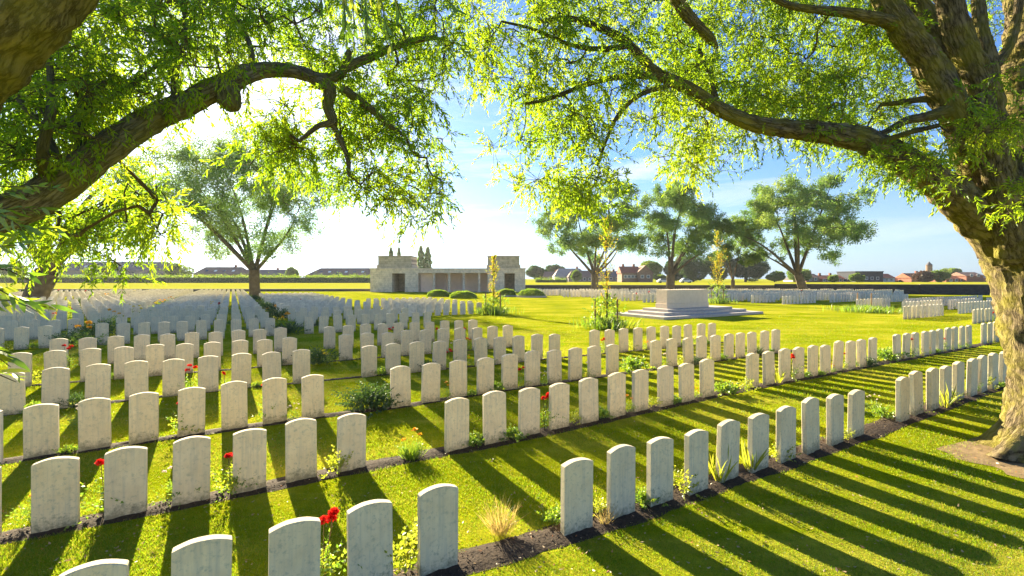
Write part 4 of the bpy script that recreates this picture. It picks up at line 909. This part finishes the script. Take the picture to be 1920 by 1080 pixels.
# background trees
bt = [(20, 240, 0, 44, 488, 522, 'grey-green tree clump at far left edge behind the hedge', 'leaf_mid'), (186, 200, 160, 212, 496, 521, 'round green tree at left end of the long building', 'leaf_mid'),
      (334, 210, 308, 360, 492, 521, 'dense rounded green tree right of the long building', 'leaf_mid'), (548, 215, 535, 562, 500, 522, 'small light green tree before brown roofs at left', 'leaf_mid'),
      (1005, 260, 985, 1030, 497, 524, 'hazy trees directly right of the pavilion', 'leaf_wood'), (1040, 270, 1020, 1062, 495, 522, 'darker trees behind the pale-roofed house', 'leaf_wood'),
      (1079, 200, 1070, 1090, 508, 520, 'small round tree in front of brown hipped house', 'leaf_mid'), (1222, 235, 1195, 1250, 489, 526, 'bright green trees behind the farmhouse gable', 'leaf_mid'),
      (1300, 215, 1262, 1335, 470, 530, 'dark wood left part, behind the vase-shaped willow', 'leaf_wood'), (1352, 222, 1315, 1395, 468, 530, 'dark wood middle part, behind the thin yellow-green tree', 'leaf_wood'),
      (1398, 218, 1365, 1440, 476, 530, 'dark wood right part, left of the broad round willow', 'leaf_wood'), (1262, 230, 1240, 1290, 488, 528, 'mid-green tree between farmhouse trees and dark wood', 'leaf_wood'),
      (1452, 200, 1436, 1472, 508, 529, 'low round green tree in the gap right of the dark wood', 'leaf_mid'), (1490, 215, 1472, 1522, 503, 530, 'green tree behind the trunk of the broad willow', 'leaf_mid'),
      (1562, 190, 1552, 1573, 516, 529.5, 'small ball-shaped tree before the red terrace', 'leaf_mid'), (1608, 190, 1594, 1620, 513, 529, 'small wide-crowned tree left of the black building', 'leaf_mid'),
      (1738, 200, 1712, 1752, 508, 530, 'purple-leaved tree beneath the round tower', 'leaf_purple'), (1762, 198, 1742, 1778, 507, 530, 'green tree right of the round tower', 'leaf_mid'),
      (1787, 290, 1764, 1806, 501, 520, 'flat-topped pale green tree behind the red-tiled house', 'leaf_mid'), (1240, 200, 1228, 1252, 516, 528, 'low shrub beside parked white cars', 'leaf_mid')]
def dense_tree(lab, px, d, x0, x1, y0, y1, mat, seed, group):
    rng = np.random.default_rng(seed); s_ = d / F; b = P(px, y1, d); b.z = float(gz(b.x, b.y)) - .05; t = empty('garden_tree', b, lab, 'tree', group)
    cx, W, Zt, Zb = ((x0 + x1) / 2 - px) * s_, (x1 - x0) / 2 * s_, CH - (y0 - YH) * s_ - b.z, max(.4, CH - (y1 - 1 - YH) * s_ - b.z)
    Zb = min(Zb, .5); Hc = (Zt - Zb) / 2; zc = (Zt + Zb) / 2; K = 16; V_, n = [], int(np.clip(W * Hc * 260, 5000, 26000)); L_ = [(np.array([cx, 0, zc]), .72)]
    for q in range(K):
        a = rand_unit(1, rng)[0]; L_.append((np.array([cx + a[0] * W * .62, a[1] * W * .5, zc + a[2] * Hc * .64]), rng.uniform(.28, .40)))
    m = n // len(L_); ps, ds = [], []
    for c, r in L_:
        a = rand_unit(m, rng); q = rng.uniform(.75, 1.02, (m, 1)); ps.append(c + a * q * r * np.array([W, W * .9, Hc])); ds.append(a)
    p = np.concatenate(ps); D = unit(np.concatenate(ds) * .8 + rng.normal(0, .6, p.shape)); S = unit(np.cross(D, rng.normal(size=D.shape))); lf = .55 * d / 200 + .1
    V, Fc = leaf_quads(p, D, S, lf * rng.uniform(.6, 1.3, len(p)), lf * .6 * rng.uniform(.7, 1.2, len(p))); link('crown', np_mesh('crown', V, Fc, mat), t)
    MB().cyl(0, 0, -.1, zc, max(.15, W * .07), max(.08, W * .04), 9).build('trunk', M['bark_far'], t)
for i, (px, d, x0, x1, y0, y1, lab, lm) in enumerate(bt): dense_tree(lab, px, d, x0, x1, y0, y1, M[lm], 300 + i, 'trees among the distant houses')
for i, (px, y0, w, lab) in enumerate([(733, 467, 11, 'left of two poplar tips showing above the left tower'), (748, 467, 7, 'right of two poplar tips showing above the left tower'), (789, 464, 15, 'tall poplar standing behind the pavilion, left one of the pair'), (802, 466, 15, 'tall poplar standing behind the pavilion, right one of the pair')]):
    d = 240; t = empty('poplar_tree', P(px, 530, d), lab, 'tree', 'poplars behind the pavilion'); t.location.z = float(gz(0, d)); s_ = d / F; H = (530 - y0) * s_; rng = np.random.default_rng(400 + i); n = 6000
    z = rng.uniform(.06, 1, n); r = w * .52 * s_ * np.sin(np.pi * np.clip(z, 0, 1) ** .75) ** .6 * rng.uniform(.3, 1, n) ** .5 * (1 + .2 * np.sin(z * 31 + i)); a = rng.uniform(0, 6.28, n)
    D = unit(rng.normal(size=(n, 3)) + [0, 0, .8]); V, Fc = leaf_quads(np.stack([r * np.cos(a), r * np.sin(a), z * H], 1), D, unit(np.cross(D, rng.normal(size=D.shape))), rng.uniform(.4, .8, n), rng.uniform(.2, .35, n))
    link('crown', np_mesh('crown', V, Fc, M['leaf_mid']), t); MB().cyl(0, 0, -.1, H * .9, .35, .08, 8).build('trunk', M['bark_far'], t)
for px, y0, lab in [(588, 490, 'thin metal pole beyond the hedge, left of pavilion'), (615, 480, 'taller thin metal pole beyond the hedge, nearest the pavilion')]:
    b = P(px, 528, 200); mb = MB(); mb.cyl(0, 0, 0, (530 - y0) * 200 / F, .09, .06, 8); mb.box(-.5, .5, -.04, .04, (530 - y0) * 200 / F - .3, (530 - y0) * 200 / F - .2); o = mb.build('metal_pole', M['metal']); o.location = (b.x, b.y, float(gz(0, 200))); tag(o, lab, 'pole', 'thin poles beyond the hedge')
def car(px, d, label, L_=4.3):
    b = P(px, 528, d); t = empty('parked_car', (b.x, b.y, float(gz(0, d))), label, 'car', 'white cars parked by the farmhouse')
    MB().prism([(-L_ / 2, .35), (L_ / 2, .35), (L_ / 2, .85), (L_ * .34, .95), (L_ * .2, 1.42), (-L_ * .3, 1.45), (-L_ * .44, .95), (-L_ / 2, .9)], -.85, .85).build('body', M['white_paint'], t, bevel=.05)
    MB().prism([(L_ * .3, .97), (L_ * .18, 1.36), (-L_ * .28, 1.38), (-L_ * .38, .97)], -.88, .88).build('window', M['glass'], t)
    for x in (-L_ * .31, L_ * .31):
        for y in (-.8, .8):
            mb = MB(); mb.prism([(x + .33 * math.cos(q * .6283), .33 + .33 * math.sin(q * .6283)) for q in range(10)], y - .1, y + .1); mb.build('wheel', M['rubber'], t)
car(1246, 165, 'white car parked left of the farmland trees beyond the central wall', 5); car(1286, 168, 'white car parked further right in front of the dark wood', 4)

# ------------------------------------------------------------------ plants in the beds
def proto_leafy(seed, h, w, n, mat, leafl=.05, leafw=.03, nl=9):
    rng = np.random.default_rng(seed); B = np.stack([rng.normal(0, w * .25, n), rng.normal(0, w * .25, n), rng.uniform(.0, h * .45, n)], 1); D = np.stack([B[:, 0] * 3, B[:, 1] * 3, np.full(n, .6)], 1) + rng.normal(0, .25, (n, 3))
    return sprays(B, D, h * rng.uniform(.4, .75, n), nl, leafl, leafw, rng, droop=.3, ang=1.0)
def petals(c, r, rng, n=26):
    a = rand_unit(n, rng); a[:, 2] = np.abs(a[:, 2]); p = c + a * r * .25; S = unit(np.cross(a, rng.normal(size=a.shape))); return leaf_quads(p, a, S, np.full(n, r), np.full(n, r * 1.0), .3)
protos = {}
def make_proto(kind, seed):
    rng = np.random.default_rng(seed); t = empty({'rose': 'rose_bush', 'leafy': 'leafy_plant', 'daisy': 'daisy_plant', 'orange': 'flowering_plant', 'iris': 'iris_clump', 'dark': 'dark_shrub', 'low': 'low_plant', 'yellow': 'yellow_flower'}[kind], (0, 0, -50))
    fl = []
    if kind == 'rose':
        V, Fc = proto_leafy(seed, .50, .22, 26, None, .045, .03); link('foliage', np_mesh('foliage', V, Fc, M['leaf_green']), t)
        heads = [np.array([rng.normal(0, .07), rng.normal(0, .05), rng.uniform(.42, .6)]) for _ in range(3)]
        sv, sf = fast_segments([(np.array([[0, 0, 0], [h[0] * .4, h[1] * .4, h[2] * .5]]), (.005, .004)) for h in heads] + [(np.array([[h[0] * .4, h[1] * .4, h[2] * .5], h]), (.004, .003)) for h in heads]); link('stems', np_mesh('stems', sv, sf, M['twig']), t)
        for h in heads: V, Fc = petals(h, .042, rng, 40); link('flower', np_mesh('flower', V, Fc, M['red']), t)
    elif kind in ('leafy', 'low', 'dark'):
        h, w, n, m = {'leafy': (.36, .25, 30, 'leaf_lime'), 'low': (.2, .3, 60, 'leaf_green'), 'dark': (.42, .5, 170, 'leaf_dark')}[kind]
        V, Fc = proto_leafy(seed, h, w, n, None, .045, .028); link('foliage', np_mesh('foliage', V, Fc, M[m]), t)
    elif kind in ('daisy', 'orange', 'yellow'):
        V, Fc = proto_leafy(seed, .32, .24, 30, None, .05, .016); link('foliage', np_mesh('foliage', V, Fc, M['leaf_green']), t)
        pm = {'daisy': 'whitep', 'orange': 'orange', 'yellow': 'yellow'}[kind]
        for q in range(7 if kind == 'daisy' else 4):
            h = np.array([rng.normal(0, .09), rng.normal(0, .08), rng.uniform(.3, .44)]); V, Fc = petals(h, .022 if kind == 'daisy' else .035, rng, 14); link('flower', np_mesh('flower', V, Fc, M[pm]), t)
    elif kind == 'iris':
        n = 22; a = rng.uniform(0, 6.28, n); p = np.stack([np.cos(a) * .04, np.sin(a) * .04, 0 * a], 1); d = unit(np.stack([np.cos(a) * .35, np.sin(a) * .35, 1 + 0 * a], 1)); V, Fc = leaf_fine(p, d, unit(np.cross(d, rng.normal(size=d.shape))), rng.uniform(.25, .45, n), np.full(n, .022), .3)
        link('blades', np_mesh('blades', V, Fc, M['leaf_lime']), t)
    return t
used = {}
def plant(kind, loc, label, rz=None, sc=1.0, variants=2):
    key = (kind, random.randrange(variants))
    if key not in protos: protos[key] = make_proto(kind, 500 + len(protos)); o = protos[key]
    else: o = copy_tree(protos[key])
    o.location = loc; o.rotation_euler[2] = random.uniform(0, 6.28) if rz is None else rz; o.scale = (sc, sc, sc)
    return tag(o, label, {'rose': 'rose bush', 'iris': 'iris', 'dark': 'shrub', 'orange': 'flowers', 'daisy': 'daisies', 'yellow': 'flowers'}.get(kind, 'plant'), 'plants growing between the headstones')
def at(px, py): return ground_at(px, py)
hand = [('rose', 197, 962, 1.15, 'rose bush with big red bloom between first two full headstones of second row'), ('daisy', 330, 940, 1.1, 'white daisies between the second and third full headstones of the second row'),
        ('leafy', 438, 925, 1.2, 'bushy lime plant between third and fourth full headstones of second row'), ('rose', 432, 928, .95, 'small rose with one red bud rising from the lime plant'),
        ('leafy', 632, 890, 1.15, 'yellow-green leafy plant left of last headstone before the second-row gap'), ('leafy', 742, 1085, 1.5, 'tall lime-green leafy plant between last two stones of the front-left block'),
        ('rose', 607, 1100, 1.1, 'rose with single red bloom at the bottom edge of the picture'), ('leafy', 590, 1095, 1.0, 'sunlit leafy plant beside the bottom-edge rose'),
        ('orange', 772, 858, 1.0, 'dark green tuft with orange flowers alone in the second-row gap'), ('rose', 345, 815, 1.0, 'rose bush with red bloom in the third row beside fourth headstone'),
        ('leafy', 352, 812, 1.1, 'lime foliage behind the third-row rose'), ('rose', 503, 790, 1.1, 'tall rose with large red bloom in the middle of the third row'), ('rose', 1020, 805, 1.0, 'rose with one red bloom between third and fourth stones of second-row middle block'),
        ('leafy', 1125, 965, .7, 'small pale plant between the first two stones of front middle block'), ('low', 1207, 945, .9, 'low grey-green plant between second and third stones of front middle block'), ('leafy', 1285, 925, 1.1, 'leafy plant between third and fourth stones of front middle block'),
        ('iris', 1350, 905, 1.2, 'yellowish iris blades between fourth and fifth stones of front middle block'), ('iris', 1407, 885, 1.1, 'iris clump between fifth and sixth stones of front middle block'), ('leafy', 1460, 865, .9, 'light plant between sixth and seventh stones of front middle block'),
        ('iris', 1772, 765, 1.2, 'yellow-flushed iris between third and fourth stones of front right block'), ('low', 1042, 978, .8, 'low green plant just left of first stone in front middle block'),
        ('low', 1655, 782, 1.0, 'low pale plant in the gap before the front right block'), ('daisy', 1640, 770, .8, 'straggly daisies at the gap before the front right block'),
        ('rose', 1712, 775, .8, 'small red rose between the first two stones of front right block'),
        ('low', 1665, 672, 2.0, 'rounded bright green plant in the second-row gap at right'), ('low', 1660, 676, 1.8, 'second bright green clump in that second-row gap at right'), ('low', 1360, 738, 1.5, 'bright green low plant in gap of second row at centre right'), ('leafy', 1402, 735, 1.0, 'rose-like leafy stem beside gap of second row at centre right'),
        ('dark', 690, 765, 1.35, 'feathery dark green shrub in the third-row gap'), ('dark', 700, 768, 1.2, 'right half of the feathery dark shrub mass in the third-row gap'), ('dark', 597, 683, 1.4, 'dark shrub with yellow flecks in the fourth-row gap'), ('yellow', 612, 686, 1.0, 'yellow flowers at the right foot of the dark fourth-row shrub'),
        ('low', 1186, 698, 2.2, 'round feathery bush in the third-row gap near centre'), ('dark', 505, 585, 2.0, 'dark bush in the avenue between far left plots'), ('dark', 518, 600, 2.2, 'larger dark bush nearer in the avenue between far left plots'), ('orange', 540, 622, 2.2, 'orange-topped green bush at the near end of the left avenue'),
        ('orange', 165, 655, 2.4, 'orange daisies in a big green clump in the left graves'), ('orange', 212, 612, 2.2, 'dark orange flower clump amid far left graves'), ('yellow', 262, 600, 2.0, 'golden flower clump amid far left graves'),
        ('rose', 130, 690, 1.1, 'dark red rose in front of a pale stone at left'), ('orange', 60, 985, .9, 'orange marigolds by the cropped second-row stone at left'), ('daisy', 160, 800, 1.0, 'pale flowers and foliage left of third full third-row stone'), ('leafy', 60, 720, 1.0, 'leafy tuft by the left edge in the fourth row')]
for k_, px, py, sc, lab in hand: plant(k_, at(px, py), lab, sc=sc)
# more plants between the stones, one here and there
pairs = {}
for s_ in indiv: pairs.setdefault((s_['row'], s_['blk']), []).append(s_)
kinds = ['leafy', 'low', 'rose', 'daisy', 'leafy', 'low', 'leafy', 'low', 'orange', 'rose', 'low', 'dark', 'iris']
kn = {'leafy': 'lime leafy plant', 'low': 'low green plant', 'rose': 'red-flowered rose', 'daisy': 'pale daisy plant', 'orange': 'orange-flowered plant', 'yellow': 'yellow-flowered plant', 'dark': 'small dark shrub', 'iris': 'lime iris blades'}
nums = ['', 'one', 'two', 'three', 'four', 'five', 'six', 'seven']
handp = [at(px, py) for _, px, py, _, _ in hand]; npl = 0
for (r, bk), lst in sorted(pairs.items()):
    lst = sorted(lst, key=lambda q: q['px'])
    for a_, b_ in zip(lst, lst[1:]):
        if b_['u'] - a_['u'] > .8 or random.random() > (.78 if r < 5 else .35): continue
        c_ = uv((a_['u'] + b_['u']) / 2, (a_['v'] + b_['v']) / 2 + random.uniform(-.02, .08))
        if min((c_ - h).length for h in handp) < .45: continue
        kd = random.choice(kinds); o_, bl, rn = stone_where(a_)
        lab = '%s right of %s stone, block %s, %s from front' % (kn[kd], o_, nums[bl], rn) if bl else '%s right of the %s stone in the %s' % (kn[kd], o_, rn)
        plant(kd, c_, lab, sc=random.uniform(.65, 1.1) * (.8 if kd in ('dark', 'orange') else 1)); npl += 1
tuft('dry_grass_tuft', at(938, 1003), 170, .38, .10, M['straw'], 81, 'dry straw-coloured grass tuft on the dark soil gap in the front row', 'grass tuft', None, .006, .8)
tuft('dry_grass_tuft', at(1135, 985), 40, .26, .05, M['straw'], 82, 'withered stems between the first two stones right of the soil gap', 'grass tuft', None, .006, .9)
tuft('green_tuft', at(770, 862), 260, .26, .12, M['leaf_green'], 83, 'spiky green tuft on the soil of the second-row gap', 'grass tuft', None, .010, .7)
handp += [uv(s0(k) - .79 + BP * j, row_v(k, s0(k))) for k, j in ()]
ai = 0
for k in range(7, 24):
    for j in range(-6, 1):
        c_ = uv(s0(k) - .79 + BP * j, row_v(k, 0)); 
        if c_.y < 5 or c_.y > 85: continue
        px, py = proj(c_)
        if not 0 < px < 900 or random.random() > .62 or min((c_ - h).length for h in handp) < 1.2 or ai > 44: continue
        kd = random.choice(['dark', 'low', 'low', 'orange', 'yellow', 'leafy', 'dark']); ai += 1
        plant(kd, c_, '%s filling the aisle %s, %s row' % ({'dark': 'dark shrub', 'low': 'green clump', 'orange': 'orange-topped clump', 'yellow': 'yellow-topped clump', 'leafy': 'lime clump'}[kd], {0: 'nearest the lawn', -1: 'second from the lawn', -2: 'third from the lawn', -3: 'fourth from the lawn'}.get(j, 'at far left'), ORD[k]), sc=random.uniform(1.5, 2.1), variants=2)
# far flower dots in the left and right plots
fk = 0
for s_ in rest:
    if random.random() < .055 and s_['py'] > 552 and s_['px'] > 0 and fk < 90:
        c_ = uv(s_['u'] + SP / 2, s_['v']); kd = random.choice(['rose', 'yellow', 'orange', 'leafy', 'leafy', 'low', 'yellow']); sc_ = random.uniform(1.1, 1.7)
        o = plant(kd, c_, '', sc=sc_, variants=1); fk += 1
        fx = 'left' if s_['px'] < 480 else 'centre-left' if s_['px'] < 960 else 'right'
        o['label'] = {'rose': 'tiny red-flowered plant', 'yellow': 'tiny yellow-flowered plant', 'orange': 'tiny orange-flowered plant', 'leafy': 'tiny lime plant', 'low': 'tiny green plant'}[kd] + ' among the distant headstones, ' + fx
        o['group'] = 'tiny plants among the distant headstones'

# ------------------------------------------------------------------ grass blades on the near lawn
def grass():
    rng = np.random.default_rng(99); n = 420000
    px = rng.uniform(-60, 1980, n); py = 590 + 530 * rng.uniform(0, 1, n) ** .80
    d = np.full(n, 8.0)
    for _ in range(40): d = .5 * d + .5 * F * (CH - gz(0, d)) / (py - YH)
    x = (px - 960) / F * d; y = d
    dens = np.array([mnoise.noise(Vector((a * .9, b * .9, 0))) for a, b in zip(x[::1], y[::1])])
    keep = ~in_bed(x, y) & (rng.uniform(0, 1, n) < .85 + dens * .6)
    tb_ = np.hypot(x - bx.x, y - bx.y + .2); keep &= tb_ > .80 + .22 * rng.normal(size=n)
    x, y, d, dens = x[keep], y[keep], d[keep], dens[keep]; n = len(x)
    p = np.stack([x, y, gz(x, y) - .004], 1); dd = unit(np.stack([rng.normal(0, .55, n), rng.normal(0, .55, n), np.ones(n)], 1))
    s_ = unit(np.cross(dd, rng.normal(size=dd.shape))); k = (d / 6) ** .55
    V, Fc = leaf_quads(p, dd, s_, rng.uniform(.018, .042, n) * k * (1 + dens * .5), rng.uniform(.0035, .006, n) * k * (d / 6) ** .35, .25)
    tag(link('grass', np_mesh('grass', V, Fc, M['blade'])), 'short mown grass blades covering the lawn between the grave rows', 'grass', kind='stuff')
grass()
# bare earth round the big trunk
mb = MB(); m_ = 40; ring = []
for rr, zz in ((0, .012), (.6, .012), (.85, .004)):
    ring.append([(bx.x + .15 + (rr * (1.25 + .25 * math.sin(i * .5) + .1 * math.sin(i * 1.7))) * math.cos(2 * math.pi * i / m_), bx.y - .1 + rr * .95 * math.sin(2 * math.pi * i / m_)) for i in range(m_)])
V = []; 
for k, (r, zz) in enumerate(zip(ring, (.03, .02, .004))): V += [(x, y, float(gz(x, y)) + zz) for x, y in r]
Fc = [(k * m_ + i, k * m_ + (i + 1) % m_, (k + 1) * m_ + (i + 1) % m_, (k + 1) * m_ + i) for k in range(2) for i in range(m_)]
tag(link('bare_earth', np_mesh('bare_earth', V, Fc, M['bare'], True)), kind='structure')
# fallen leaves and petals
def litter():
    rng = np.random.default_rng(17); n = 1500; px = rng.uniform(0, 1920, n); py = rng.uniform(690, 1080, n); V = []; P0 = []
    for a, b in zip(px, py):
        q = ground_at(a, b); P0.append((q.x, q.y, q.z + .03))
    P0 = np.array(P0); D = unit(rng.normal(size=(n, 3)) * [1, 1, .15]); S = unit(np.cross(D, rng.normal(0, .2, (n, 3)) + [0, 0, 1])); k = rng.uniform(.02, .05, n)
    V, Fc = leaf_quads(P0, D, S, k, k * .5); tag(link('fallen_leaves', np_mesh('fallen_leaves', V, Fc, M['litter'])), 'small fallen tan leaves and petals scattered over the grass', 'leaves', kind='stuff')
M['litter'] = leafmat('fallen_leaf', [(.34, .22, .10), (.5, .38, .25), (.45, .14, .03)], [(.3, .2, .1), (.4, .3, .2), (.4, .15, .03)], .25, .05)
litter()
# pale evening air between the lens and the far houses
hzb = MB(); hzb.box(-520, 520, -30, 420, -1.4, 27.0); haze = hzb.build('haze', None)
hm_ = bpy.data.materials.new('haze_air'); hm_.use_nodes = True; ht = hm_.node_tree; ht.nodes.clear(); ho = ht.nodes.new('ShaderNodeOutputMaterial'); hp = ht.nodes.new('ShaderNodeVolumePrincipled')
hp.inputs['Color'].default_value = (.92, .95, 1.0, 1); hp.inputs['Density'].default_value = .00013; hp.inputs['Anisotropy'].default_value = .3
ht.links.new(hp.outputs['Volume'], ho.inputs['Volume']); haze.data.materials.append(hm_); tag(haze, kind='stuff', label='thin pale evening haze hanging over the fields', cat='haze')
for o in bpy.data.objects:
    if o.get('label') and not 4 <= len(o['label'].split()) <= 16: print('LONG', o['label'])
print('rows', sorted({(s_['row']) for s_ in indiv}))
print('counts', len(vis), len(indiv), len(rest), npl, fk, nr, nl_)
